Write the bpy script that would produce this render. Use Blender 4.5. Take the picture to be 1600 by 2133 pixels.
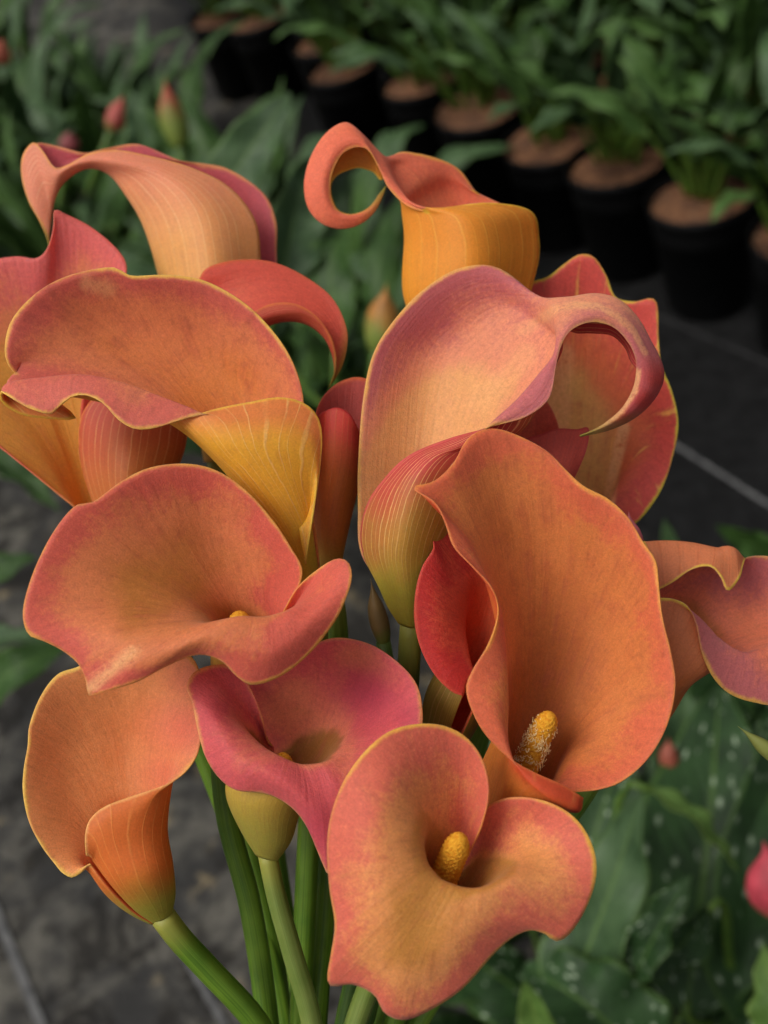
import bpy, math, random
import numpy as np
from mathutils import Vector, Matrix

for o in list(bpy.data.objects):
    bpy.data.objects.remove(o)
scene = bpy.context.scene
COL = scene.collection
random.seed(7)

# ------------------------------------------------------------------ camera
W, H = 1600.0, 2133.0
HALF = math.radians(18.0)
F = (W / 2) / math.tan(HALF)          # focal length in photo pixels
D0 = 0.37                             # metres to the middle of the bunch
S = D0 / F                            # metres per photo pixel at that distance
CAM_H = 1.15
PITCH = math.radians(43.0)            # below the horizon
cam_d = bpy.data.cameras.new('camera')
cam = bpy.data.objects.new('camera', cam_d)
COL.objects.link(cam)
cam.location = (0, 0, CAM_H)
ROLL = math.radians(-19.0)             # the phone was held a little crooked
cam.rotation_euler = (Matrix.Rotation(math.pi / 2 - PITCH, 3, 'X') @ Matrix.Rotation(ROLL, 3, 'Z')).to_euler()
cam_d.sensor_fit = 'HORIZONTAL'
cam_d.sensor_width = 36
cam_d.lens = 18 / math.tan(HALF)
cam_d.clip_start = 0.02
cam_d.clip_end = 200
cam_d.dof.use_dof = True
cam_d.dof.focus_distance = D0 - 0.012
cam_d.dof.aperture_fstop = 12.0
scene.camera = cam

# ------------------------------------------------------------------ light
SUN_EL, SUN_AZ = math.radians(60), math.radians(-105)   # azimuth from +Y, negative = left
world = bpy.data.worlds.new('World')
scene.world = world
world.use_nodes = True
wn = world.node_tree.nodes
wl = world.node_tree.links
bg = wn['Background']
sky = wn.new('ShaderNodeTexSky')
sky.sky_type = 'NISHITA'
sky.sun_disc = False
sky.sun_elevation = SUN_EL
sky.sun_rotation = SUN_AZ
sky.dust_density = 6.0
sky.air_density = 1.0
hs = wn.new('ShaderNodeHueSaturation')
hs.inputs['Saturation'].default_value = 0.06
wl.new(sky.outputs['Color'], hs.inputs['Color'])
wl.new(hs.outputs['Color'], bg.inputs['Color'])
bg.inputs['Strength'].default_value = 0.10
sun_d = bpy.data.lights.new('sun', 'SUN')
sun_d.energy = 1.25
sun_d.angle = math.radians(30)
sun_d.color = (1.0, 0.93, 0.80)
sun = bpy.data.objects.new('sun', sun_d)
COL.objects.link(sun)
sun.rotation_euler = Vector((math.sin(SUN_AZ) * math.cos(SUN_EL), math.cos(SUN_AZ) * math.cos(SUN_EL), math.sin(SUN_EL))).to_track_quat('Z', 'Y').to_euler()
sun.location = (0, 0, 5)

scene.view_settings.view_transform = 'Standard'
scene.view_settings.look = 'None'
scene.view_settings.gamma = 1.0
scene.view_settings.exposure = 0.10

# ------------------------------------------------------------------ space helpers
CM = Matrix.Translation((0, 0, CAM_H)) @ cam.rotation_euler.to_matrix().to_4x4()
CR = np.array(CM.to_3x3())
CT = np.array(CM.translation)


def P(x, y, z=0.0):
    """photo pixel + depth offset (in photo pixels, towards the lens) -> world metres"""
    d = D0 - z * S
    return CR @ np.array([(x - W / 2) / F * d, (H / 2 - y) / F * d, -d]) + CT


def Parr(a):
    a = np.asarray(a, float)
    d = D0 - a[..., 2] * S
    c = np.stack([(a[..., 0] - W / 2) / F * d, (H / 2 - a[..., 1]) / F * d, -d], -1)
    return c @ CR.T + CT


def at(x, y, d):
    """photo pixel + distance along the lens axis in metres -> world"""
    return CR @ np.array([(x - W / 2) / F * d, (H / 2 - y) / F * d, -d]) + CT


def on_plane(x, y, h):
    r = CR @ np.array([(x - W / 2) / F, (H / 2 - y) / F, -1.0])
    k = (h - CAM_H) / r[2]
    return CT + r * k


# ------------------------------------------------------------------ object helpers
def tag(o, label=None, cat=None, group=None, kind=None):
    if label: o['label'] = label
    if cat: o['category'] = cat
    if group: o['group'] = group
    if kind: o['kind'] = kind
    return o


def empty(name, loc):
    o = bpy.data.objects.new(name, None)
    o.empty_display_size = 0.02
    COL.objects.link(o)
    o.location = Vector(loc)
    return o


def mesh_obj(name, verts, faces, mats, parent=None, smooth=True, midx=None, attrs=None):
    me = bpy.data.meshes.new(name)
    me.from_pydata([tuple(v) for v in verts], [], faces)
    for m in (mats if isinstance(mats, (list, tuple)) else [mats]):
        me.materials.append(m)
    if midx is not None:
        me.polygons.foreach_set('material_index', np.asarray(midx, np.int32))
    if smooth:
        me.polygons.foreach_set('use_smooth', np.ones(len(faces), bool))
    if attrs:
        for k, v in attrs.items():
            a = me.attributes.new(k, 'FLOAT', 'POINT')
            a.data.foreach_set('value', np.asarray(v, np.float32))
    me.update()
    o = bpy.data.objects.new(name, me)
    COL.objects.link(o)
    if parent is not None:
        o.parent = parent
    return o


def cr_interp(tk, pk, t):
    """Catmull-Rom through (tk, pk) with uneven knots"""
    tk = np.asarray(tk, float)
    pk = np.asarray(pk, float)
    t = np.asarray(t, float)
    n = len(tk)
    m = np.zeros_like(pk)
    dt = np.diff(tk)
    sl = (pk[1:] - pk[:-1]) / dt.reshape((-1,) + (1,) * (pk.ndim - 1))
    for i in range(1, n - 1):
        w = dt[i] / (dt[i - 1] + dt[i])
        m[i] = sl[i - 1] * w + sl[i] * (1 - w)
    m[0] = sl[0]
    m[-1] = sl[-1]
    i = np.clip(np.searchsorted(tk, t, side='right') - 1, 0, n - 2)
    h = dt[i]
    s = (t - tk[i]) / h
    ex = (slice(None),) + (None,) * (pk.ndim - 1)
    s_, h_ = s[ex], h[ex]
    return ((2 * s_**3 - 3 * s_**2 + 1) * pk[i] + (s_**3 - 2 * s_**2 + s_) * h_ * m[i]
            + (-2 * s_**3 + 3 * s_**2) * pk[i + 1] + (s_**3 - s_**2) * h_ * m[i + 1])


def tube(pts, radii, nseg=14, ridge=0.0, nridge=7, cap=True):
    pts = np.asarray(pts, float)
    n = len(pts)
    T = np.gradient(pts, axis=0)
    T /= np.linalg.norm(T, axis=1)[:, None] + 1e-12
    up = np.array([0.3, 0.8, 0.5])
    V, Fc = [], []
    a = np.cross(T[0], up); a /= np.linalg.norm(a)
    for i in range(n):
        a = a - T[i] * a.dot(T[i]); a /= np.linalg.norm(a)
        b = np.cross(T[i], a)
        for k in range(nseg):
            th = 2 * math.pi * k / nseg
            r = radii[i] * (1 + ridge * math.cos(nridge * th))
            V.append(pts[i] + r * (math.cos(th) * a + math.sin(th) * b))
    for i in range(n - 1):
        for k in range(nseg):
            k2 = (k + 1) % nseg
            Fc.append((i * nseg + k, i * nseg + k2, (i + 1) * nseg + k2, (i + 1) * nseg + k))
    if cap:
        Fc.append(tuple(range(nseg))[::-1])
        Fc.append(tuple((n - 1) * nseg + k for k in range(nseg)))
    return np.array(V), Fc


# ------------------------------------------------------------------ materials
def lin(c):
    """0-255 display triple -> linear"""
    out = []
    for v in c:
        v /= 255.0
        out.append(v / 12.92 if v <= 0.04045 else ((v + 0.055) / 1.055) ** 2.4)
    return out


class NT:
    def __init__(self, name):
        self.m = bpy.data.materials.new(name)
        self.m.use_nodes = True
        self.t = self.m.node_tree
        self.b = self.t.nodes['Principled BSDF']

    def n(self, kind, **kw):
        nd = self.t.nodes.new(kind)
        for k, v in kw.items():
            setattr(nd, k, v)
        return nd

    def l(self, a, b):
        self.t.links.new(a, b)

    def val(self, sock, v):
        if hasattr(v, 'is_output') or isinstance(v, bpy.types.NodeSocket):
            self.l(v, sock)
        else:
            sock.default_value = v

    def math(self, op, a, b=0.0, c=None, clamp=False):
        nd = self.n('ShaderNodeMath', operation=op, use_clamp=clamp)
        self.val(nd.inputs[0], a)
        self.val(nd.inputs[1], b)
        if c is not None: self.val(nd.inputs[2], c)
        return nd.outputs[0]

    def step(self, x, a, b):
        nd = self.n('ShaderNodeMapRange', interpolation_type='SMOOTHSTEP')
        self.val(nd.inputs['Value'], x)
        self.val(nd.inputs['From Min'], a)
        self.val(nd.inputs['From Max'], b)
        return nd.outputs[0]

    def mix(self, f, a, b, mode='MIX'):
        nd = self.n('ShaderNodeMix', data_type='RGBA', blend_type=mode)
        self.val(nd.inputs['Factor'], f)
        for s, v in ((nd.inputs['A'], a), (nd.inputs['B'], b)):
            if isinstance(v, bpy.types.NodeSocket): self.l(v, s)
            else: s.default_value = (v[0], v[1], v[2], 1)
        return nd.outputs['Result']

    def attr(self, name):
        return self.n('ShaderNodeAttribute', attribute_name=name).outputs['Fac']

    def noise(self, vec, scale, detail=3, rough=0.5, dist=0.0):
        nd = self.n('ShaderNodeTexNoise')
        if vec is not None: self.l(vec, nd.inputs['Vector'])
        nd.inputs['Scale'].default_value = scale
        nd.inputs['Detail'].default_value = detail
        nd.inputs['Roughness'].default_value = rough
        nd.inputs['Distortion'].default_value = dist
        return nd.outputs['Fac']

    def obj(self):
        return self.n('ShaderNodeTexCoord').outputs['Object']

    def comb(self, x, y, z):
        nd = self.n('ShaderNodeCombineXYZ')
        self.val(nd.inputs[0], x); self.val(nd.inputs[1], y); self.val(nd.inputs[2], z)
        return nd.outputs[0]

    def bump(self, h, strength, dist):
        nd = self.n('ShaderNodeBump')
        nd.inputs['Strength'].default_value = strength
        nd.inputs['Distance'].default_value = dist
        self.l(h, nd.inputs['Height'])
        self.l(nd.outputs[0], self.b.inputs['Normal'])


def spathe_inner(name, throat, mid, blush, edge, reach=14.0, deep=34.0, seed=0.0, stain=0.35, streaks=1.0, hem=1.0, patch=None, palecol=(226, 164, 112), tintcol=(172, 52, 46)):
    """pigment runs from the margin inwards: yellow hem, blush, body colour, throat"""
    q = NT(name)
    ed, ec, fu, fv, tip = q.attr('ed'), q.attr('ec'), q.attr('fu'), q.attr('fv'), q.attr('tip')
    ob = q.obj()
    big = q.noise(ob, 34 + seed, 3, 0.55, 0.6)
    streak = q.noise(q.comb(q.math('MULTIPLY', fu, 46.0), q.math('MULTIPLY', fv, 2.6), seed), 1.0, 4, 0.6)
    fine = q.noise(q.comb(q.math('MULTIPLY', fu, 190.0), q.math('MULTIPLY', fv, 9.0), seed + 3.0), 1.0, 3, 0.65)
    blot = q.noise(ob, 150, 5, 0.7, 0.3)
    speck = q.noise(ob, 700, 3, 0.7)
    grain = q.noise(ob, 1900, 2, 0.6)
    e2 = q.math('ADD', ec, q.math('MULTIPLY', q.math('SUBTRACT', big, 0.5), 30.0))
    e2 = q.math('ADD', e2, q.math('MULTIPLY', q.math('SUBTRACT', streak, 0.5), 14.0 * streaks))
    e2 = q.math('ADD', e2, q.math('MULTIPLY', q.math('SUBTRACT', blot, 0.5), 9.0))
    e3 = q.math('ADD', e2, q.math('MULTIPLY', q.math('SUBTRACT', speck, 0.5), 16.0))
    c = q.mix(q.step(e3, reach * 0.25, reach * 1.25), lin(blush), lin(mid))
    c = q.mix(q.step(e2, reach * 1.2, deep), c, lin(throat))
    # blotchy stain of deeper blush, running lengthwise
    st = q.math('MULTIPLY', q.step(q.math('ADD', q.math('MULTIPLY', blot, 0.8), q.math('MULTIPLY', streak, 0.7)), 0.70, 0.98), stain)
    c = q.mix(st, c, lin([v * 0.80 for v in blush]))
    # paler lengthwise flecks
    fl = q.math('MULTIPLY', q.step(q.math('ADD', fine, q.math('MULTIPLY', speck, 0.5)), 0.80, 1.05), 0.13)
    c = q.mix(fl, c, lin([min(255, v * 1.12 + 10) for v in mid]))
    if patch:
        pf = q.step(q.math('ADD', q.math('MULTIPLY', streak, 0.75), q.math('MULTIPLY', big, 0.25)), patch[1], patch[1] + 0.10)
        c = q.mix(q.math('MULTIPLY', pf, patch[2]), c, lin(patch[0]))
    eh = q.math('ADD', ed, q.math('MULTIPLY', q.math('SUBTRACT', blot, 0.5), 2.2))
    eh = q.math('ADD', eh, q.math('MULTIPLY', q.math('SUBTRACT', big, 0.42), 2.0))
    eh = q.math('ADD', eh, q.math('MULTIPLY', q.math('SUBTRACT', speck, 0.5), 1.2))
    hv = q.step(q.noise(ob, 21 + seed, 4, 0.6), 0.34, 0.62)
    eh = q.math('ADD', eh, q.math('MULTIPLY_ADD', hv, -0.9, 0.55))
    c = q.mix(q.math('MULTIPLY', q.math('SUBTRACT', 1.0, q.step(eh, -0.1, 1.5)), q.math('MULTIPLY_ADD', hv, 0.45 * hem, 0.42 * hem)), c, lin(edge))
    c = q.mix(q.attr('tint'), c, lin(tintcol))
    pl = q.math('MULTIPLY', q.attr('pale'), q.step(q.math('ADD', q.math('MULTIPLY', speck, 0.5), q.math('MULTIPLY', blot, 0.5)), 0.30, 0.52))
    c = q.mix(pl, c, lin(palecol))
    c = q.mix(tip, c, lin((128, 132, 40)))
    g = q.math('MULTIPLY_ADD', grain, 0.55, 0.37)
    iv = q.math('ABSOLUTE', q.math('SUBTRACT', q.math('FRACT', q.math('MULTIPLY', q.math('ADD', fu, q.math('MULTIPLY', q.math('SUBTRACT', big, 0.5), 0.03)), 64.0)), 0.5))
    iv = q.math('MULTIPLY', q.math('SUBTRACT', 1.0, q.step(iv, 0.02, 0.22)), q.math('MULTIPLY', q.step(blot, 0.35, 0.65), -0.09))
    g = q.math('ADD', g, iv)
    g = q.math('ADD', g, q.math('MULTIPLY', streak, 0.22))
    g = q.math('ADD', g, q.math('MULTIPLY', blot, 0.16))
    g = q.math('ADD', g, q.math('MULTIPLY', speck, 0.40))
    c = q.mix(1.0, c, q.comb(g, g, g), 'MULTIPLY')
    q.l(c, q.b.inputs['Base Color'])
    q.b.inputs['Roughness'].default_value = 0.55
    q.b.inputs['Specular IOR Level'].default_value = 0.2
    q.b.inputs['Sheen Weight'].default_value = 0.06
    q.b.inputs['Sheen Roughness'].default_value = 0.5
    q.b.inputs['Subsurface Weight'].default_value = 0.36
    q.b.inputs['Subsurface Radius'].default_value = (1.0, 0.45, 0.2)
    q.b.inputs['Subsurface Scale'].default_value = 0.003
    h = q.math('ADD', q.math('MULTIPLY', grain, 0.45), q.math('MULTIPLY', streak, 1.2))
    h = q.math('ADD', h, q.math('MULTIPLY', fine, 0.25))
    q.bump(h, 0.35, 0.0010)
    return q.m


def spathe_outer(name, body, blush, green, edge, reach=20.0, vein=(226, 168, 110), nv=30.0, seed=0.0, gstart=0.42, palecol=(150, 132, 60), vs=0.75):
    q = NT(name)
    ed, ec, fu, fv, tip = q.attr('ed'), q.attr('eo'), q.attr('fu'), q.attr('fv'), q.attr('tip')
    ob = q.obj()
    big = q.noise(ob, 40, 3, 0.55)
    blot = q.noise(ob, 200, 4, 0.65)
    grain = q.noise(ob, 1500, 2, 0.6)
    wob = q.math('MULTIPLY', q.math('SUBTRACT', q.noise(ob, 90, 2), 0.5), 0.012)
    jit = q.math('MULTIPLY', q.math('SUBTRACT', q.noise(q.comb(q.math('MULTIPLY', fu, nv * 0.45), 0.0, seed + 9.0), 1.0, 2), 0.5), 0.05)
    ph = q.math('MULTIPLY', q.math('ADD', q.math('ADD', fu, wob), jit), nv)
    fr = q.math('ABSOLUTE', q.math('SUBTRACT', q.math('FRACT', ph), 0.5))
    own = q.noise(q.comb(q.math('MULTIPLY', q.math('FLOOR', ph), 7.31), q.math('MULTIPLY', fv, 4.0), seed), 1.0, 2)
    v = q.math('MULTIPLY', q.math('SUBTRACT', 1.0, q.step(fr, 0.015, 0.11)), q.step(own, 0.5 - 0.36 * vs, 0.78 - 0.3 * vs))
    e2 = q.math('ADD', ec, q.math('MULTIPLY', q.math('SUBTRACT', big, 0.5), 20.0))
    e2 = q.math('ADD', e2, q.math('MULTIPLY', q.math('SUBTRACT', blot, 0.5), 8.0))
    c = q.mix(q.step(e2, reach * 0.2, reach * 1.6), lin(blush), lin(body))
    vb = q.math('MULTIPLY', v, q.math('MULTIPLY_ADD', q.step(blot, 0.25, 0.6), 0.42 * vs, 0.38 * vs))
    c = q.mix(vb, c, lin(vein))
    gf = q.math('SUBTRACT', 1.0, q.step(q.math('ADD', fv, q.math('MULTIPLY', q.math('SUBTRACT', big, 0.5), 0.25)), 0.06, gstart))
    c = q.mix(gf, c, lin(green))
    eh = q.math('ADD', ed, q.math('MULTIPLY', q.math('SUBTRACT', blot, 0.5), 1.4))
    c = q.mix(q.math('SUBTRACT', 1.0, q.step(eh, 0.1, 1.1)), c, lin(edge))
    st = q.noise(q.comb(q.math('MULTIPLY', fu, 120.0), q.math('MULTIPLY', fv, 5.0), seed), 1.0, 4, 0.65)
    c = q.mix(q.math('MULTIPLY', q.step(q.math('ADD', q.math('MULTIPLY', st, 0.6), q.math('MULTIPLY', blot, 0.4)), 0.45, 0.68), 0.26), c, lin([x * 0.72 for x in blush]))
    c = q.mix(q.attr('pale'), c, lin(palecol))
    c = q.mix(tip, c, lin((120, 128, 40)))
    g = q.math('MULTIPLY_ADD', grain, 0.4, 0.8)
    c = q.mix(1.0, c, q.comb(g, g, g), 'MULTIPLY')
    q.l(c, q.b.inputs['Base Color'])
    q.b.inputs['Roughness'].default_value = 0.55
    q.b.inputs['Specular IOR Level'].default_value = 0.25
    q.b.inputs['Subsurface Weight'].default_value = 0.4
    q.b.inputs['Subsurface Radius'].default_value = (1.0, 0.5, 0.2)
    q.b.inputs['Subsurface Scale'].default_value = 0.003
    h = q.math('ADD', q.math('MULTIPLY', grain, 0.4), q.math('MULTIPLY', v, 0.5))
    q.bump(h, 0.22, 0.0006)
    return q.m


def stem_material(name, ca, cb, seed=0.0):
    q = NT(name)
    ob = q.obj()
    fu = q.attr('fu')
    s = q.noise(q.comb(q.math('MULTIPLY', fu, 26.0), q.math('MULTIPLY', q.attr('fv'), 3.0), seed), 1.0, 4, 0.6)
    n2 = q.noise(ob, 60, 3)
    c = q.mix(q.step(q.math('ADD', q.math('MULTIPLY', s, 0.6), q.math('MULTIPLY', n2, 0.4)), 0.35, 0.65), lin(ca), lin(cb))
    c = q.mix(q.math('SUBTRACT', 1.0, q.step(q.attr('fv'), 0.0, 0.09)), c, lin((146, 144, 62)))
    q.l(c, q.b.inputs['Base Color'])
    q.b.inputs['Roughness'].default_value = 0.45
    q.b.inputs['Specular IOR Level'].default_value = 0.35
    q.b.inputs['Subsurface Weight'].default_value = 0.15
    q.b.inputs['Subsurface Scale'].default_value = 0.002
    q.bump(s, 0.3, 0.0006)
    return q.m


def leaf_material(name, ca, cb, rim, spots=False, rough=0.42):
    q = NT(name)
    fu, fv = q.attr('fu'), q.attr('fv')      # fu -1..1 across, fv 0..1 along
    ob = q.obj()
    n1 = q.noise(ob, 22, 4, 0.6)
    vein = q.noise(q.comb(q.math('MULTIPLY', q.math('ADD', q.math('MULTIPLY', fv, 22.0), q.math('MULTIPLY', q.math('ABSOLUTE', fu), -7.0)), 1.0), q.math('MULTIPLY', fu, 1.5), 0.0), 1.3, 2)
    c = q.mix(q.step(n1, 0.3, 0.7), lin(ca), lin(cb))
    c = q.mix(q.math('MULTIPLY', q.step(vein, 0.4, 0.7), 0.3), c, lin([v * 1.25 for v in cb]))
    mid = q.math('SUBTRACT', 1.0, q.step(q.math('ABSOLUTE', fu), 0.015, 0.07))
    c = q.mix(q.math('MULTIPLY', mid, 0.6), c, lin(rim))
    ed = q.step(q.math('ABSOLUTE', fu), 0.86, 1.0)
    c = q.mix(q.math('MULTIPLY', ed, 0.6), c, lin(rim))
    if spots:
        vo = q.n('ShaderNodeTexVoronoi')
        vo.inputs['Scale'].default_value = 1.0
        vo.inputs['Randomness'].default_value = 0.8
        q.l(q.comb(q.math('MULTIPLY', fu, 4.2), q.math('MULTIPLY', fv, 12.0), q.math('MULTIPLY', n1, 0.4)), vo.inputs['Vector'])
        sp = q.math('SUBTRACT', 1.0, q.step(vo.outputs['Distance'], 0.10, 0.27))
        sp = q.math('MULTIPLY', sp, q.step(q.noise(ob, 90, 2), 0.36, 0.52))
        c = q.mix(q.math('MULTIPLY', sp, 0.8), c, lin((160, 176, 150)))
    q.l(c, q.b.inputs['Base Color'])
    q.b.inputs['Roughness'].default_value = rough
    q.b.inputs['Specular IOR Level'].default_value = 0.25
    q.bump(q.math('ADD', vein, q.math('MULTIPLY', n1, 0.6)), 0.5, 0.004)
    return q.m


def plain_material(name, ca, cb, scale, rough, bump=0.0, bdist=0.002, detail=5, spec=0.3):
    q = NT(name)
    n1 = q.noise(q.obj(), scale, detail, 0.62)
    q.l(q.mix(q.step(n1, 0.32, 0.7), lin(ca), lin(cb)), q.b.inputs['Base Color'])
    q.b.inputs['Roughness'].default_value = rough
    q.b.inputs['Specular IOR Level'].default_value = spec
    if bump:
        q.bump(n1, bump, bdist)
    return q.m


M_STEM = stem_material('stem_green', (68, 102, 22), (108, 138, 40))
M_STEM2 = stem_material('stem_pale_green', (92, 112, 44), (120, 134, 66), 3.0)
M_STEM3 = stem_material('stem_deep_green', (40, 66, 20), (66, 92, 30), 7.0)
M_SPADIX = plain_material('spadix_yellow', (224, 140, 24), (246, 182, 52), 900, 0.7, 0.9, 0.0012)
M_POLLEN = plain_material('pollen_cream', (236, 200, 130), (250, 226, 176), 900, 0.8)
M_LEAF = leaf_material('leaf_green', (32, 56, 20), (60, 88, 40), (78, 106, 44))
M_LEAF2 = leaf_material('leaf_blue_green', (40, 62, 36), (72, 95, 62), (90, 116, 60))
M_LEAF4 = leaf_material('leaf_mid_green', (44, 70, 28), (76, 104, 54), (92, 118, 56))
M_LEAF3 = leaf_material('leaf_light_green', (62, 92, 36), (96, 124, 60), (126, 146, 70))
M_LEAF_SPOT = leaf_material('leaf_spotted', (24, 44, 20), (44, 70, 36), (76, 104, 44), spots=True, rough=0.5)
M_PETIOLE = stem_material('petiole_green', (54, 84, 26), (92, 118, 44), 5.0)
M_POT = plain_material('black_pot_plastic', (8, 8, 9), (14, 14, 15), 30, 0.6, 0.1, 0.002, spec=0.15)
def coir_material():
    q = NT('coir_fibre')
    oi = q.n('ShaderNodeObjectInfo')
    mp = q.n('ShaderNodeVectorMath', operation='ADD')
    q.l(q.obj(), mp.inputs[0]); q.l(q.comb(oi.outputs['Random'], oi.outputs['Random'], 0.0), mp.inputs[1])
    n1 = q.noise(mp.outputs[0], 170, 5, 0.65)
    n2 = q.noise(mp.outputs[0], 28, 4, 0.6)
    c = q.mix(q.step(n1, 0.32, 0.7), lin((86, 54, 36)), lin((150, 104, 70)))
    c = q.mix(q.math('MULTIPLY', q.step(n2, 0.45, 0.62), 0.7), c, lin((66, 42, 30)))
    c = q.mix(q.math('MULTIPLY', q.step(q.noise(mp.outputs[0], 90, 3), 0.66, 0.72), 0.6), c, lin((170, 140, 110)))
    q.l(c, q.b.inputs['Base Color'])
    q.b.inputs['Roughness'].default_value = 0.95
    q.bump(n1, 0.9, 0.006)
    return q.m


M_COIR = coir_material()


# ------------------------------------------------------------------ spathes
def grid_normals(G):
    du = np.gradient(G, axis=0)
    dv = np.gradient(G, axis=1)
    n = np.cross(du, dv)
    return n / (np.linalg.norm(n, axis=2)[..., None] + 1e-12)


def relax(G, it, fix_v0=True):
    for _ in range(it):
        A = G.copy()
        A[1:-1, 1:-1] = 0.5 * G[1:-1, 1:-1] + 0.125 * (G[2:, 1:-1] + G[:-2, 1:-1] + G[1:-1, 2:] + G[1:-1, :-2])
        G = A
    return G


def sheet_object(name, G, edges, fu, fv, tipv, inward_ref, mats, parent, origin, thick=5.5, deepen=None, pale=None, eo_add=None, tint=None):
    """G: world grid; two skins, inner and outer, closed along every border"""
    nu, nv = G.shape[:2]
    N = grid_normals(G)
    k = max(2, int(nv * inward_ref[1]))
    ref = inward_ref[0][:, None, :] if inward_ref[0].ndim == 2 else inward_ref[0]
    sgn = np.sum(N[:, 1:k] * (inward_ref[0] - G[:, 1:k]))
    if sgn < 0: N = -N
    th = thick * S
    # thinner towards the margin
    ed = np.full((nu, nv), 1e9)
    flat = G.reshape(-1, 3)
    best = np.full(len(flat), 1e9)
    for c in range(0, len(edges), 40):
        # distance to border segments, so the hem stays even between vertices
        for (ea, eb) in edges[c:c + 40]:
            ab = eb - ea
            tq = np.clip((flat - ea) @ ab / (ab @ ab + 1e-15), 0, 1)
            best = np.minimum(best, ((flat - ea - tq[:, None] * ab) ** 2).sum(1))
    best = np.sqrt(best)
    ed = best.reshape(nu, nv)
    tt = th * (0.45 + 0.55 * np.clip(ed / 0.003, 0, 1))
    inner = G + N * (tt * 0.5)[..., None]
    outer = G - N * (tt * 0.5)[..., None]
    V = np.concatenate([inner.reshape(-1, 3), outer.reshape(-1, 3)]) - origin
    n = nu * nv
    idx = np.arange(n).reshape(nu, nv)
    a, b, c, d = idx[:-1, :-1].ravel(), idx[1:, :-1].ravel(), idx[1:, 1:].ravel(), idx[:-1, 1:].ravel()
    fi = np.stack([a, b, c, d], 1)
    if sgn < 0: fi = fi[:, ::-1]
    fo = fi[:, ::-1] + n
    border = np.concatenate([idx[:, 0], idx[-1, 1:], idx[-2::-1, -1], idx[0, -2:0:-1]])
    b2 = np.roll(border, -1)
    fb = np.stack([border, border + n, b2 + n, b2], 1)
    if sgn < 0: fb = fb[:, ::-1]
    faces = np.concatenate([fi, fo, fb]).tolist()
    midx = np.concatenate([np.zeros(len(fi)), np.ones(len(fo)), np.zeros(len(fb))])
    ec = ed * 1000 + (deepen if deepen is not None else 0)
    pale = np.zeros((nu, nv)) if pale is None else pale
    eo = ed * 1000 + (eo_add if eo_add is not None else 0)
    tint = np.zeros((nu, nv)) if tint is None else tint
    at_ = dict(tint=np.tile(tint.ravel(), 2), eo=np.tile(eo.ravel(), 2), pale=np.tile(pale.ravel(), 2), ed=np.tile(ed.ravel() * 1000, 2), ec=np.tile(ec.ravel(), 2), fu=np.tile(fu.ravel(), 2), fv=np.tile(fv.ravel(), 2), tip=np.tile(tipv.ravel(), 2))
    return mesh_obj(name, V, faces, mats, parent, True, midx, at_)


def fan_grid(d, nu=150, nv=70):
    """rim traced round; rows nearer the tube have fewer points"""
    z0 = d['z0']
    rim = np.array(d['rim'], float)
    nr = len(rim)
    fine = cr_interp(np.arange(nr), rim, np.linspace(0, nr - 1, 1200))
    L = np.concatenate([[0], np.cumsum(np.linalg.norm(np.diff(fine, axis=0), axis=1))])
    t = np.interp(np.linspace(0, L[-1], nu), L, np.linspace(0, nr - 1, 1200))
    rows = []
    for r in d['rows']:
        r = np.array(r, float)
        rows.append(cr_interp(r[:, 0], r[:, 1:], t))
    throat = rows[0]
    Ct = throat.mean(0)
    bx, by, bz, br = d['belly']
    cb = np.array([bx, by, bz], float)
    base = np.array(d['base'], float)
    ax = Ct - base
    ax /= np.linalg.norm(ax)
    dirs = throat - Ct
    dirs = dirs - np.outer(dirs @ ax, ax)
    dirs /= np.linalg.norm(dirs, axis=1)[:, None] + 1e-9
    spiral = np.linspace(-1, 1, nu)[:, None]
    bel = cb + dirs * br * (1 + 0.03 * spiral)
    b1 = base + (cb - base) * 0.38 + dirs * br * 0.66 * (1 + 0.03 * spiral)
    b0 = base + dirs * d.get('rb', 22) * (1 + 0.02 * spiral)
    allrows = [b0, b1, bel] + rows + [cr_interp(np.arange(nr), rim, t)]
    A = np.stack(allrows, 0)
    A[..., 2] += z0
    seg = np.linalg.norm(np.diff(A, axis=0), axis=2).mean(1) ** 0.75
    kn = np.concatenate([[0], np.cumsum(seg)])
    tv = np.linspace(0, kn[-1], nv)
    G = cr_interp(kn, A, tv).transpose(1, 0, 2)      # nu, nv, 3
    G = relax(G, d.get('relax', 8))
    fthroat = kn[3] / kn[-1]
    return G, t / (nr - 1), tv / kn[-1], fthroat, Ct + np.array([0, 0, z0])


def loft_grid(d, nu=70, nv=170):
    """cross sections from near margin over the keel to far margin, base to tip"""
    z0 = d['z0']
    st = np.array(d['stations'], float)            # ns, 5, 3
    m = st.shape[1]
    st = cr_interp(np.arange(m), st.transpose(1, 0, 2), np.linspace(0, m - 1, nu)).transpose(1, 0, 2)
    base = np.array(d['base'], float)
    c1 = st[0].mean(0)
    dirs = st[0] - c1
    r0 = np.linalg.norm(dirs, axis=1).mean()
    b0 = base + dirs * (d.get('rb', 22) / r0)
    b1 = base + (c1 - base) * 0.4 + dirs * 0.72
    A = np.concatenate([b0[None], b1[None], st], 0)
    A[..., 2] += z0
    seg = np.linalg.norm(np.diff(A, axis=0), axis=2).mean(1) ** 0.8 + 1e-3
    kn = np.concatenate([[0], np.cumsum(seg)])
    tv = np.linspace(0, kn[-1], nv)
    G = cr_interp(kn, A, tv).transpose(1, 0, 2)
    G = relax(G, d.get('relax', 4))
    return G, np.linspace(0, 1, nu), tv / kn[-1], kn[3] / kn[-1], c1 + np.array([0, 0, z0])


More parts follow.
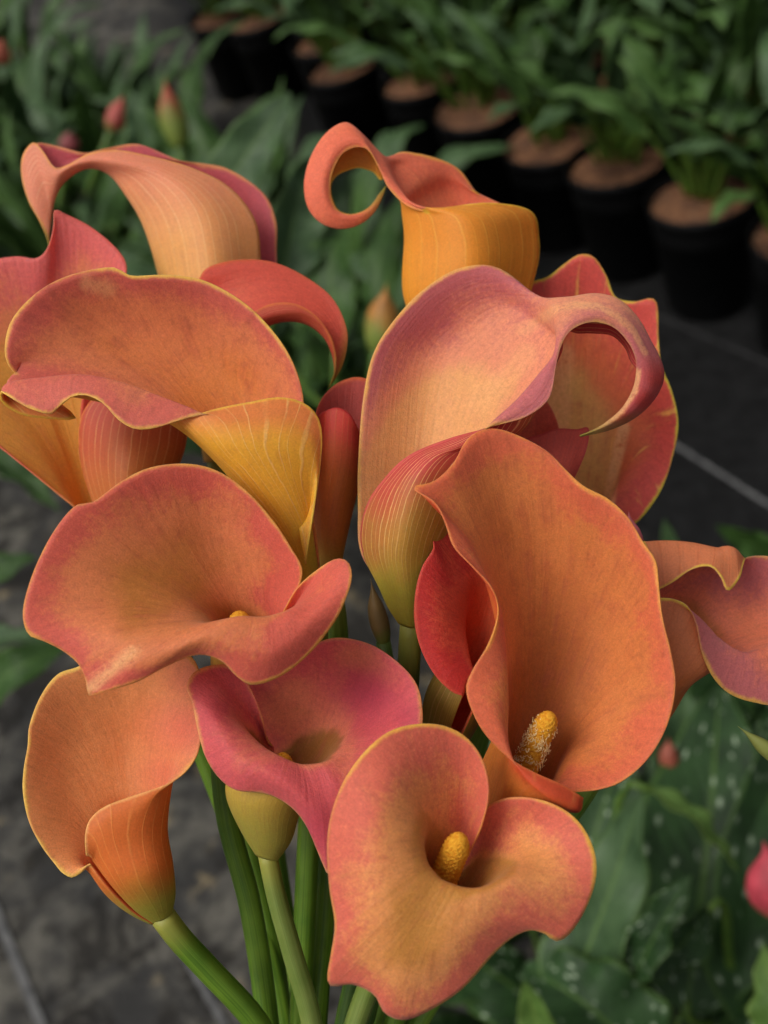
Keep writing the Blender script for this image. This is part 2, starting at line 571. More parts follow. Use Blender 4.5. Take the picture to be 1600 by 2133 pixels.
def spadix_mesh(base, top, r, n=84, seg=48, seed=1):
    rs = np.random.RandomState(seed)
    base, top = np.array(base), np.array(top)
    ax = top - base
    Ln = np.linalg.norm(ax); ax /= Ln
    a = np.cross(ax, [0.2, 0.1, 1]); a /= np.linalg.norm(a)
    b = np.cross(ax, a)
    V, Fc = [], []
    for i in range(n + 1):
        s = i / n
        prof = r * (1.08 - 0.3 * s)
        if s > 0.82:
            prof *= math.sqrt(max(0.0, 1 - ((s - 0.82) / 0.185) ** 2))
        for k in range(seg):
            th = 2 * math.pi * k / seg
            rr = prof * (1 + 0.05 * rs.rand() + 0.075 * math.cos(12 * th + 0.4 * math.sin(20 * s)) * math.cos(2 * math.pi * 17 * s) + 0.035 * math.sin(7 * s + 2 * th)) + 0.00005
            V.append(base + ax * Ln * s + rr * (math.cos(th) * a + math.sin(th) * b))
    for i in range(n):
        for k in range(seg):
            k2 = (k + 1) % seg
            Fc.append((i * seg + k, i * seg + k2, (i + 1) * seg + k2, (i + 1) * seg + k))
    Fc.append(tuple(n * seg + k for k in range(seg)))
    return np.array(V), Fc


def pollen_mesh(base, top, r, count, seed):
    rs = np.random.RandomState(seed)
    base, top = np.array(base), np.array(top)
    ax = top - base
    Ln = np.linalg.norm(ax); ax /= Ln
    a = np.cross(ax, [0.2, 0.1, 1]); a /= np.linalg.norm(a)
    b = np.cross(ax, a)
    V, Fc, off = [], [], 0
    for _ in range(count):
        s = rs.uniform(0.25, 0.93)
        th = rs.uniform(0, 2 * math.pi)
        rad = math.cos(th) * a + math.sin(th) * b
        tg = -math.sin(th) * a + math.cos(th) * b
        rr = r * (1.1 - 0.34 * s) * (1.0 if s < 0.85 else 0.75)
        p0 = base + ax * Ln * s + rad * rr
        ln = rs.uniform(0.0005, 0.0015)
        c1, c2 = rs.uniform(-1, 1, 2)
        loop = rs.uniform(2, 6)
        pts = []
        for j in range(8):
            q = j / 7
            pts.append(p0 + rad * ln * (q * 0.9) + tg * ln * 0.55 * math.sin(loop * q + c1) * q ** 0.5 + ax * ln * 0.55 * (math.cos(loop * q + c2) - math.cos(c2)))
        v, f = tube(pts, [0.00011] * 8, 4)
        V.append(v)
        Fc += [tuple(i + off for i in x) for x in f]
        off += len(v)
    return np.concatenate(V), Fc


def path(pts, n=46):
    pts = np.asarray(pts, float)
    seg = np.linalg.norm(np.diff(pts, axis=0), axis=1)
    kn = np.concatenate([[0], np.cumsum(seg)])
    return cr_interp(kn, pts, np.linspace(0, kn[-1], n))


def add_stem(parent, origin, pts, r0, r1, mat, name='stem'):
    c = path(Parr(pts))
    n = len(c)
    V, Fc = tube(c, np.linspace(r0, r1, n) * S, 22, 0.025, 6)
    fu = np.tile(np.abs(np.linspace(-1, 1, 22)), n)
    fv = np.repeat(np.linspace(0, 1, n), 22)
    return mesh_obj(name, V - origin, Fc, mat, parent, True, None, dict(fu=fu, fv=fv))


def segs(p):
    return [(p[i], p[i + 1]) for i in range(len(p) - 1)]


def calla(d):
    z0 = d['z0']
    stem = [(x, y, z + z0) for x, y, z in d['stem']]
    b = d['base']
    # the stem runs a little way into the spathe's foot
    pts = [(b[0] + (d['into'][0] if 'into' in d else 0), b[1] - 12, b[2] + z0)] + stem
    origin = P(*stem[-1])
    root = empty('calla_lily', origin)
    tag(root, d['label'], 'flower', 'cut calla lilies in the bunch')
    if 'rim' in d:
        G, fu1, fv1, ft, C = fan_grid(d)
    else:
        G, fu1, fv1, ft, C = loft_grid(d)
    Gw = Parr(G)
    nu, nv = G.shape[:2]
    fu = np.repeat(fu1[:, None], nv, 1)
    fv = np.repeat(fv1[None], nu, 0)
    kt = int(nv * min(0.95, ft * 1.02))
    tipv = np.zeros((nu, nv))
    if 'rim' in d:
        kt = int(nv * 0.8)
        edges = segs(Gw[:, -1]) + segs(Gw[0, kt::2]) + segs(Gw[-1, kt::2])
        for (x, y, r) in d.get('tips', []):
            dd = np.hypot(G[..., 0] - x, G[..., 1] - y)
            tipv = np.maximum(tipv, np.clip(1 - dd / r, 0, 1))
    else:
        edges = segs(Gw[0, kt:]) + segs(Gw[-1, kt:])
        tl = d.get('tiplen', 0.06)
        tipv = np.clip((fv - (1 - tl)) / tl, 0, 1) * d.get('tipamt', 0.9)
    Cw = P(*C)
    dp = d.get('deepen', (ft + 0.06, 0.15, 42.0) if 'rim' in d else (ft + 0.05, 0.25, 30.0))
    deepen = np.clip((dp[0] - fv) / dp[1], 0, 1) * dp[2]
    eo_add = np.clip((ft + 0.30 - fv) / 0.48, 0, 1) * (30.0 if 'rim' in d else 0.0)
    for (x, y, r, am) in d.get('wash', []):              # where the pigment thins out or thickens
        deepen = deepen + am * np.exp(-((G[..., 0] - x) ** 2 + (G[..., 1] - y) ** 2) / (r * r))
    tint = np.zeros((nu, nv))
    for (x, y, r, am) in d.get('tint', []):
        tint = np.maximum(tint, am * np.exp(-((G[..., 0] - x) ** 2 + (G[..., 1] - y) ** 2) / (r * r)))
    pale = np.zeros((nu, nv))
    for (x0, y0, x1, y1, w, am) in d.get('pale', []):    # cream streaks
        ab = np.array([x1 - x0, y1 - y0], float)
        tq = np.clip(((G[..., 0] - x0) * ab[0] + (G[..., 1] - y0) * ab[1]) / (ab @ ab), 0, 1)
        dd = np.hypot(G[..., 0] - x0 - tq * ab[0], G[..., 1] - y0 - tq * ab[1])
        pale = np.maximum(pale, am * np.clip((w - dd) / (w * 0.5), 0, 1))
    sheet_object('spathe', Gw, edges, fu, fv, tipv, (Cw, ft * 1.0), d['mats'], root, origin,
                 deepen=deepen, pale=pale, eo_add=eo_add, tint=tint)
    add_stem(root, origin, pts, d.get('r0', 24), d.get('r1', 25), d.get('smat', M_STEM))
    if 'spadix' in d:
        (x0, y0, zz0), (x1, y1, zz1), r = d['spadix']
        a, c = P(x0, y0, zz0 + z0), P(x1, y1, zz1 + z0)
        V, Fc = spadix_mesh(a, c, r * S)
        sp = mesh_obj('spadix', V - origin, Fc, M_SPADIX, root)
        if d.get('pollen'):
            V, Fc = pollen_mesh(a, c, r * S, d['pollen'], 5)
            tag(mesh_obj('pollen_threads', V - origin, Fc, M_POLLEN, sp), kind='stuff')
    return root


# ------------------------------------------------------------------ the bunch of calla lilies
YEL = (236, 176, 70)


def mats(key, inner, outer):
    return [spathe_inner('spathe_inner_' + key, **inner), spathe_outer('spathe_outer_' + key, **outer)]


LILY = []

# front, heart-shaped
LILY.append(dict(
    label='lowest front calla lily, heart-shaped peach spathe with a smooth yellow spadix', z0=330,
    mats=mats('front', dict(throat=(190, 128, 60), mid=(218, 142, 84), blush=(208, 102, 82), edge=YEL, reach=15, deep=30, seed=1),
              dict(body=(222, 150, 60), blush=(210, 110, 70), green=(150, 140, 60), edge=YEL, seed=1)),
    rim=[(982,1768,-105),(1003,1722,-70),(1018,1655,-45),(1008,1590,-45),(975,1540,-45),(930,1514,-40),(875,1508,-30),(815,1522,-15),(765,1560,0),(720,1620,10),
         (692,1690,10),(682,1760,10),(687,1850,15),(698,1925,20),(690,1985,15),(682,2035,0),(692,2054,-10),(735,2050,0),(780,2072,5),(800,2108,5),
         (835,2124,0),(880,2112,0),(960,2062,5),(1030,1985,5),(1075,1948,0),(1120,1936,-5),(1160,1960,-15),(1195,1935,-15),(1230,1870,-10),(1243,1810,-15),
         (1232,1755,-30),(1200,1706,-45),(1150,1674,-60),(1090,1661,-75),(1040,1667,-95),(1000,1692,-130),(965,1738,-175),(945,1785,-205)],
    rows=[[(0,955,1815,-150),(4,950,1760,-150),(6,910,1740,-110),(8,885,1705,-50),(10,876,1740,-10),(12,882,1785,10),(15,900,1820,20),(19,930,1845,30),(22,970,1853,30),(25,1015,1847,20),(28,1060,1818,-20),(30,1060,1800,-70),(32,1030,1790,-120),(34,1000,1790,-165),(37,958,1818,-200)],
          [(0,972,1790,-128),(2,988,1700,-105),(4,965,1640,-105),(6,905,1610,-60),(8,828,1630,5),(10,790,1720,40),(12,790,1820,55),(14,800,1890,60),(17,830,1960,55),(20,870,1985,50),(22,940,1960,50),(24,1010,1915,40),(26,1085,1890,20),(28,1130,1840,0),(30,1140,1780,-50),(32,1090,1730,-100),(34,1025,1722,-140),(37,950,1803,-208)]],
    wash=[(850,1960,110,7),(900,2000,90,5)], belly=(880,1915,-190,62), base=(790,2010,-330), stem=[(770,2050,-350),(735,2150,-370),(690,2400,-400),(640,2900,-420)], smat=M_STEM2,
    spadix=((903,1880,-150),(961,1741,-25),27)))

# middle left, wide open
LILY.append(dict(
    label='wide open orange calla lily at middle left, its lip spilling over the lower flowers', z0=220,
    mats=mats('open', dict(throat=(170, 104, 46), mid=(208, 120, 76), blush=(202, 92, 76), edge=(240, 180, 80), reach=12, deep=38, seed=2),
              dict(body=(224, 160, 60), blush=(214, 120, 70), green=(190, 150, 66), edge=YEL, seed=2)),
    rim=[(600,1275,-140),(630,1195,-110),(605,1140,-105),(565,1080,-100),(510,1020,-95),(450,980,-90),(385,966,-80),(310,975,-65),(250,1005,-55),(195,1045,-45),
         (155,1055,-40),(110,1110,-30),(70,1190,-15),(48,1270,0),(58,1320,5),(90,1335,5),(130,1355,5),(165,1385,10),(180,1420,10),(186,1449,10),
         (220,1440,20),(285,1420,25),(345,1388,25),(410,1363,20),(460,1375,20),(495,1410,20),(530,1426,15),(590,1405,10),(650,1355,5),(700,1290,0),
         (725,1235,-5),(733,1195,-15),(722,1168,-30),(695,1166,-50),(650,1195,-75),(615,1230,-95),(590,1275,-125)],
    rows=[[(0,575,1300,-190),(2,560,1290,-200),(4,530,1280,-205),(6,490,1275,-190),(8,460,1275,-160),(10,440,1280,-120),(13,430,1290,-60),(16,435,1300,-30),(19,450,1298,-10),(21,480,1290,0),(23,510,1286,5),(26,550,1286,0),(29,595,1275,-20),(31,612,1268,-60),(33,612,1270,-110),(36,590,1300,-170)],
          [(0,590,1285,-160),(1,590,1225,-155),(3,540,1170,-160),(5,455,1120,-160),(7,380,1130,-135),(9,320,1160,-110),(11,270,1190,-80),(13,220,1260,-35),(15,240,1300,-5),(17,280,1325,20),(19,300,1350,35),(21,370,1345,45),(23,440,1325,45),(25,520,1350,45),(27,580,1345,40),(29,640,1290,20),(31,670,1240,-20),(33,655,1215,-70),(36,590,1288,-150)]],
    pale=[(190,1432,278,1358,17,.75)], wash=[(320,1270,150,12),(640,1330,110,-14)], belly=(500,1370,-230,60), base=(470,1500,-330), stem=[(462,1560,-340),(470,1680,-350),(520,1880,-370),(558,2133,-380),(580,2400,-390),(600,2900,-400)], r0=24, r1=27,
    spadix=((505,1370,-170),(498,1279,-90),26)))

# upper left big
LILY.append(dict(
    label='big calla lily at upper left, broad orange-pink hood and yellow veined tube', z0=60,
    mats=mats('hood', dict(throat=(214, 128, 66), mid=(212, 126, 82), blush=(198, 96, 82), edge=(240, 184, 84), reach=16, deep=44, seed=3, stain=0.5),
              dict(body=(226, 162, 50), blush=(218, 126, 66), green=(196, 158, 46), edge=YEL, seed=3, vein=(236, 184, 110), nv=58.0)),
    rim=[(638,1165,-30),(660,1020,-8),(671,920,-4),(662,868,0),(630,838,5),(580,828,10),(520,838,18),(450,852,28),(370,877,42),(320,892,50),
         (280,893,52),(245,873,48),(215,840,40),(180,823,32),(150,826,28),(125,845,28),(105,862,28),(60,850,20),(25,830,10),(0,815,-5),
         (4,838,-30),(40,862,-50),(100,872,-60),(158,871,-65),(110,830,-85),(50,795,-75),(13,750,-50),(15,690,-55),(40,645,-60),(90,600,-70),
         (150,572,-80),(225,557,-90),(250,563,-90),(275,575,-92),(340,573,-95),(420,583,-100),(500,625,-100),(560,680,-100),(605,745,-100),(630,820,-105),
         (630,900,-110),(615,1000,-115),(600,1100,-120)],
    rows=[[(0,636,1172,-30),(2,660,975,2),(4,600,940,30),(6,540,935,40),(8,480,930,40),(10,430,920,25),(13,390,900,-15),(16,370,890,-50),(19,368,885,-85),(23,372,880,-110),(27,385,875,-140),(31,430,870,-180),(35,500,885,-200),(38,560,915,-190),(40,600,950,-150),(42,610,1100,-125)],
          [(0,637,1168,-30),(2,668,930,-2),(4,620,870,15),(6,530,870,30),(8,420,862,34),(9,370,845,28),(10,320,828,20),(12,240,795,12),(14,170,780,5),(16,110,785,-5),(18,60,790,-15),(19,30,792,-25),(21,10,812,-40),(23,10,800,-50),(25,35,775,-65),(26,90,745,-90),(27,150,730,-115),(29,210,690,-150),(31,290,680,-170),(33,340,690,-178),(35,430,710,-185),(37,520,770,-185),(39,590,860,-160),(40,605,930,-135),(42,605,1100,-122)]],
        pale=[(180,590,225,600,20,.6)], wash=[(520,800,110,16),(250,700,100,8)], belly=(615,1110,-80,48), base=(655,1250,-120), stem=[(660,1320,-140),(655,1500,-180),(640,1800,-210),(625,2133,-240),(615,2400,-250),(600,2900,-260)]))

# red one behind, hooked to the right
LILY.append(dict(
    label='red-orange calla lily behind the big left hood, green-tipped hook drooping to the right', z0=-235,
    mats=mats('hook', dict(throat=(206, 110, 60), mid=(204, 96, 66), blush=(196, 78, 62), edge=(196, 90, 50), reach=22, deep=46, seed=4),
              dict(body=(196, 112, 50), blush=(184, 74, 56), green=(190, 120, 50), edge=(206, 110, 60), reach=36, seed=4, nv=30)),
    stations=[[(200,1060,0),(270,1065,70),(340,1060,0),(270,1050,-70),(205,1055,-15)],
              [(165,930,0),(270,945,85),(385,930,0),(270,915,-105),(170,920,-20)],
              [(185,840,15),(300,830,35),(400,820,0),(290,800,-105),(180,800,-40)],
              [(300,760,15),(390,750,25),(450,750,0),(370,700,-90),(270,690,-70)],
              [(440,700,25),(480,710,35),(510,700,0),(450,620,-70),(400,600,-70)],
              [(520,655,35),(545,668,35),(560,672,0),(510,600,-50),(436,556,-60)],
              [(565,633,35),(590,655,35),(602,664,0),(570,590,-45),(500,541,-55)],
              [(615,633,35),(635,655,32),(645,675,0),(630,605,-40),(575,548,-50)],
              [(655,655,30),(668,678,25),(676,700,0),(670,630,-35),(645,582,-45)],
              [(688,698,22),(691,715,18),(693,735,0),(705,680,-25),(700,632,-35)],
              [(700,740,12),(700,752,10),(698,768,0),(715,725,-15),(724,700,-22)],
              [(697,775,6),(696,783,5),(693,790,0),(704,770,-8),(712,765,-12)],
              [(685,807,0),(685,807,1),(685,808,0),(686,807,-1),(686,806,-2)]],
    base=(330,1230,-60), stem=[(360,1320,-80),(430,1500,-120),(530,1800,-140),(590,2133,-150),(600,2400,-150),(590,2900,-150)], tiplen=0.12))

# left edge pink
LILY.append(dict(
    label='pink calla lily at the left edge, pointed lobe standing up behind the big hood', z0=-290,
    mats=mats('leftedge', dict(throat=(214, 150, 66), mid=(222, 132, 88), blush=(216, 102, 98), edge=(216, 96, 84), reach=20, deep=44, seed=5, stain=0.2),
              dict(body=(224, 166, 66), blush=(220, 140, 80), green=(220, 170, 70), edge=(216, 110, 84), seed=5)),
    rim=[(150,1050,60),(30,955,60),(-60,880,50),(-130,780,40),(-150,680,20),(-110,600,0),(-40,550,-20),(30,534,-30),(75,538,-30),(100,515,-25),
         (112,470,-20),(114,437,-15),(135,445,-25),(185,470,-35),(235,510,-35),(262,548,-35),(262,600,-40),(280,680,-40),(300,800,-30),(290,920,0),(260,1020,40)],
    rows=[[(0,170,1075,50),(3,150,1040,-10),(6,160,1020,-60),(10,190,1010,-90),(14,230,1020,-90),(17,260,1040,-60),(20,250,1065,20)],
          [(0,160,1060,55),(1,90,1000,40),(3,20,850,-30),(6,60,760,-80),(8,90,720,-95),(10,120,680,-100),(13,180,680,-105),(15,220,720,-100),(17,240,820,-80),(20,255,1040,30)]],
    wash=[(70,1000,170,60),(-20,920,150,50),(150,900,130,30)], belly=(215,1110,0,42), base=(290,1250,-60), stem=[(330,1340,-70),(420,1560,-90),(540,1900,-90),(600,2200,-60),(600,2500,-40),(590,2900,-30)]))

# top left, side view
LILY.append(dict(
    label='top left calla lily in side view, long hood arching to a thin green tip', z0=-460,
    mats=mats('arch', dict(throat=(210, 120, 100), mid=(206, 98, 92), blush=(196, 88, 96), edge=(232, 150, 100), reach=20, deep=50, seed=6, stain=0.15),
              dict(body=(224, 146, 100), blush=(222, 130, 100), green=(226, 170, 84), edge=(232, 150, 84), reach=24, seed=6, vein=(240, 186, 140), nv=26, gstart=0.66)),
    stations=[[(500,800,0),(450,800,50),(400,800,0),(450,790,-50),(500,790,-10)],
              [(545,620,20),(440,620,110),(340,610,0),(450,600,-110),(575,610,-40)],
              [(543,540,35),(430,520,110),(315,515,0),(450,500,-110),(576,520,-55)],
              [(530,455,40),(410,440,95),(290,450,0),(440,420,-100),(574,455,-65)],
              [(480,392,42),(370,390,80),(262,405,0),(400,375,-80),(548,402,-70)],
              [(400,350,42),(320,360,65),(232,366,0),(330,345,-60),(470,350,-65)],
              [(310,325,42),(250,340,55),(200,350,0),(270,325,-45),(375,334,-55)],
              [(235,313,40),(195,335,45),(172,352,0),(205,325,-35),(285,300,-45)],
              [(180,322,40),(155,345,40),(145,368,0),(160,335,-30),(225,308,-35)],
              [(140,344,38),(130,360,35),(124,390,0),(130,340,-25),(175,318,-28)],
              [(112,347,36),(113,375,30),(113,415,0),(110,340,-20),(130,307,-20)],
              [(90,315,30),(98,370,28),(108,437,0),(100,340,-15),(100,300,-12)],
              [(72,297,22),(88,365,24),(106,452,0),(92,360,-10),(78,298,0)],
              [(50,318,15),(75,390,20),(104,465,0),(80,380,-5),(54,316,5)],
              [(45,365,10),(72,420,15),(103,478,0),(78,420,-2),(49,365,2)],
              [(62,425,8),(80,450,10),(102,488,0),(85,450,0),(66,425,2)],
              [(88,467,4),(92,480,5),(102,498,0),(94,480,0),(90,467,0)],
              [(101,505,1),(102,507,2),(104,510,0),(103,507,0),(102,505,0)],
              [(104,520,0),(104,521,1),(105,522,0),(105,521,0),(105,520,0)]],
    base=(450,960,-30), stem=[(460,1060,-40),(500,1350,-60),(570,1750,-60),(620,2150,-40),(615,2500,-20),(600,2900,0)], tiplen=0.1))

# dark red narrow, behind
LILY.append(dict(
    label='narrow dark red calla lily squeezed behind between the two biggest flowers', z0=-140,
    mats=mats('narrow', dict(throat=(190, 90, 56), mid=(186, 84, 66), blush=(178, 74, 66), edge=(206, 100, 60), reach=20, deep=40, seed=7),
              dict(body=(196, 106, 44), blush=(190, 62, 50), green=(160, 124, 40), edge=(180, 50, 50), reach=24, seed=7, vein=(190, 100, 60), nv=22)),
    rim=[(775,880,-25),(790,810,-50),(750,786,-62),(705,797,-58),(672,828,-40),(658,866,0),(676,857,35),(702,849,45),(728,862,45),(746,895,30),(760,930,0)],
    rows=[[(0,752,985,-8),(1,745,978,-32),(3,700,975,-48),(5,656,985,0),(7,692,988,46),(9,738,988,30),(10,752,987,2)]],
    belly=(688,1090,0,38), base=(685,1210,-20), stem=[(700,1280,-30),(700,1500,-60),(680,1850,-80),(660,2133,-80),(645,2400,-80),(620,2900,-80)]))

# upper right big, mauve
LILY.append(dict(
    label='tall mauve-pink calla lily at upper right of centre, hood ending in a curled claw', z0=0,
    mats=mats('mauve', dict(throat=(220, 156, 100), mid=(216, 136, 102), blush=(184, 98, 100), edge=(232, 170, 84), reach=20, deep=38, seed=8, stain=0.2),
              dict(body=(190, 130, 54), blush=(184, 62, 62), green=(156, 142, 50), edge=(196, 80, 76), reach=17, seed=8, vs=1.2, vein=(236, 178, 120), nv=40.0, gstart=0.3)),
    stations=[[(790,1222,20),(850,1240,50),(905,1230,0),(850,1210,-50),(790,1215,-10)],
              [(756,1150,15),(840,1160,85),(930,1140,0),(840,1120,-85),(752,1150,-25)],
              [(757,1075,25),(860,1060,110),(990,1030,10),(880,1010,-110),(746,1060,-35)],
              [(790,1010,55),(890,985,115),(1040,950,10),(900,880,-140),(747,950,-60)],
              [(850,950,80),(930,945,105),(1080,900,0),(910,800,-150),(757,830,-75)],
              [(930,915,92),(980,925,95),(1110,860,-10),(930,740,-150),(775,745,-85)],
              [(1035,886,95),(1028,878,85),(1130,810,-20),(980,690,-145),(815,675,-90)],
              [(1100,866,105),(1075,838,88),(1150,760,-20),(1030,650,-130),(880,605,-95)],
              [(1145,828,105),(1118,790,85),(1170,720,-5),(1080,640,-110),(960,558,-100)],
              [(1158,765,95),(1152,748,88),(1165,700,35),(1120,640,-60),(1045,562,-95)],
              [(1163,742,90),(1160,722,82),(1158,675,40),(1130,628,-40),(1100,604,-90)],
              [(1172,712,80),(1172,695,75),(1168,655,45),(1155,622,-10),(1150,660,-70)],
              [(1190,688,75),(1190,672,72),(1195,645,48),(1190,621,5),(1190,690,-60)],
              [(1230,671,70),(1232,655,70),(1240,635,50),(1240,615,10),(1230,694,-50)],
              [(1275,680,65),(1280,665,68),(1290,645,55),(1290,629,15),(1275,699,-45)],
              [(1305,708,62),(1312,697,66),(1322,682,55),(1330,669,20),(1304,727,-40)],
              [(1322,740,60),(1332,732,62),(1344,722,52),(1354,714,20),(1315,755,-30)],
              [(1326,772,50),(1340,763,58),(1358,754,50),(1374,750,18),(1330,772,-20)],
              [(1318,812,42),(1338,804,52),(1362,795,46),(1381,785,16),(1335,805,-12)],
              [(1296,850,34),(1318,842,44),(1345,832,38),(1366,824,14),(1320,842,-6)],
              [(1262,880,26),(1282,874,34),(1306,868,30),(1326,866,12),(1290,872,-2)],
              [(1236,896,19),(1248,893,24),(1262,891,21),(1274,893,10),(1258,894,2)],
              [(1208,907,12),(1208,908,13),(1208,908,12),(1209,909,12),(1209,909,11)]],
    wash=[(860,960,150,20),(800,1060,150,34),(930,880,110,14),(1160,680,110,12),(1290,665,70,14)], pale=[(1090,690,1160,645,14,.45),(1160,645,1200,637,10,.5),(1200,637,1245,640,10,.55),(1245,640,1285,658,9,.55),(1285,658,1318,690,9,.5),(1318,690,1342,735,8,.5),(1000,840,1100,740,30,.35),(1330,775,1322,815,9,.7),(1322,815,1292,858,10,.8),(1292,858,1240,895,10,.8)], tint=[(1372,790,42,.9),(1345,835,42,.9),(1300,868,36,.8)], base=(858,1300,-20), stem=[(852,1380,-40),(845,1500,-80),(800,1800,-120),(720,2133,-150),(680,2400,-150),(630,2900,-150)], smat=M_STEM3, tiplen=0.1))

# top centre with a ring
LILY.append(dict(
    label='top centre orange calla lily whose tip curls round into a complete ring', z0=-310,
    mats=mats('ring', dict(throat=(226, 140, 90), mid=(226, 122, 84), blush=(222, 108, 80), edge=(234, 158, 70), reach=14, deep=40, seed=9, stain=0.1),
              dict(body=(222, 142, 44), blush=(220, 136, 46), green=(222, 140, 40), edge=(236, 176, 60), reach=20, seed=9, vein=(234, 170, 70), nv=24)),
    stations=[[(1050,770,0),(985,775,60),(925,780,0),(985,765,-60),(1045,765,-10)],
              [(1105,610,-5),(980,620,115),(842,620,0),(975,600,-110),(1098,600,-20)],
              [(1123,500,5),(980,505,130),(843,490,0),(980,470,-130),(1112,480,-20)],
              [(1102,437,45),(960,452,130),(838,440,5),(940,400,-120),(1080,440,-60)],
              [(1006,422,95),(910,438,110),(836,420,5),(920,365,-90),(1003,410,-110)],
              [(907,441,95),(860,425,75),(826,385,-10),(890,345,-70),(950,348,-100)],
              [(850,430,70),(835,400,50),(815,355,-20),(845,335,-50),(875,321,-70)],
              [(808,389,50),(806,365,38),(803,335,5),(808,328,-25),(820,324,-50)],
              [(796,363,40),(788,340,35),(774,301,5),(786,330,-25),(797,374,-40)],
              [(770,315,38),(760,297,35),(748,275,8),(764,315,-25),(777,358,-42)],
              [(747,306,36),(738,287,36),(722,256,8),(738,305,-25),(750,350,-42)],
              [(716,318,34),(704,300,36),(682,277,8),(705,325,-22),(722,356,-36)],
              [(697,348,32),(680,337,36),(650,325,8),(680,350,-18),(700,368,-28)],
              [(688,385,30),(668,385,36),(635,385,8),(668,388,-12),(690,388,-18)],
              [(690,412,28),(674,419,33),(643,432,8),(674,415,-8),(692,410,-12)],
              [(703,438,24),(692,448,28),(671,464,8),(692,445,-4),(704,436,-6)],
              [(726,447,20),(722,457,23),(708,475,8),(722,455,0),(727,446,0)],
              [(752,442,14),(752,452,16),(746,467,8),(752,450,3),(753,441,3)],
              [(775,426,9),(778,433,10),(778,442,6),(778,432,4),(776,425,4)],
              [(791,402,5),(793,405,5),(796,409,4),(794,404,3),(792,402,3)],
              [(804,388,0),(804,388,1),(804,389,1),(805,389,1),(805,389,0)]],
    base=(980,920,-10), stem=[(975,1020,-20),(960,1250,-40),(860,1700,-60),(740,2133,-60),(690,2450,-60),(640,2900,-60)], tiplen=0.1))

# right, behind: pink with green-yellow hem
LILY.append(dict(
    label='red-pink calla lily behind on the right, ruffled lobes with a green-yellow hem', z0=-330,
    mats=mats('hem', dict(throat=(206, 150, 84), mid=(206, 104, 66), blush=(204, 80, 72), edge=(206, 190, 60), reach=24, deep=60, seed=10, stain=0.5, patch=((224, 160, 84), 0.56, 0.8)),
              dict(body=(206, 120, 60), blush=(200, 80, 66), green=(170, 140, 60), edge=(206, 190, 60), seed=10)),
    rim=[(1285,1110,10),(1332,1084,5),(1378,1020,10),(1403,945,10),(1413,880,10),(1400,815,5),(1378,760,0),(1372,705,-5),(1366,626,5),(1320,628,-15),
         (1282,618,-25),(1264,575,-20),(1238,536,-15),(1207,530,-20),(1175,550,-30),(1140,577,-40),(1105,590,-45),(1060,640,-40),(1030,720,-20),(1030,820,20),(1080,920,60),(1150,1010,70),(1230,1070,60)],
    rows=[[(0,1250,1085,25),(4,1290,1000,-50),(8,1260,980,-80),(12,1210,975,-90),(16,1170,990,-70),(19,1165,1020,0),(22,1230,1055,50)],
          [(0,1268,1098,18),(3,1350,930,-40),(6,1310,850,-80),(9,1270,810,-100),(12,1215,760,-105),(15,1150,790,-100),(18,1090,860,-40),(20,1110,950,40),(22,1230,1065,55)]],
    pale=[(1300,890,1265,1060,16,.8),(1170,740,1160,880,34,.6)], wash=[(1180,900,120,40)], belly=(1215,1130,-20,50), base=(1180,1270,-80), stem=[(1150,1350,-90),(1060,1600,-110),(880,2000,-110),(760,2300,-90),(660,2900,-80)]))

# small one between
LILY.append(dict(
    label='small half-hidden calla lily between the mauve hood and the tall orange one', z0=-130,
    mats=mats('small', dict(throat=(224, 120, 74), mid=(224, 116, 78), blush=(208, 94, 76), edge=(206, 100, 70), reach=20, deep=40, seed=11),
              dict(body=(206, 90, 72), blush=(204, 84, 72), green=(150, 110, 50), edge=(190, 70, 70), seed=11, vein=(190, 84, 80))),
    rim=[(1195,1000,20),(1222,935,30),(1226,892,30),(1200,894,35),(1160,893,40),(1125,905,40),(1080,920,40),(1040,960,35),(1015,930,0),(1030,880,-30),
         (1080,840,-50),(1130,830,-50),(1158,870,-40),(1170,920,-30),(1190,1000,0)],
    rows=[[(0,1165,1050,10),(3,1150,1040,50),(6,1080,1040,45),(8,1055,1035,0),(10,1085,1025,-50),(12,1140,1025,-45),(14,1165,1040,-5)]],
    belly=(1090,1150,-20,45), base=(1060,1290,-60), stem=[(1040,1370,-80),(980,1600,-120),(850,1950,-150),(740,2300,-150),(650,2900,-150)]))

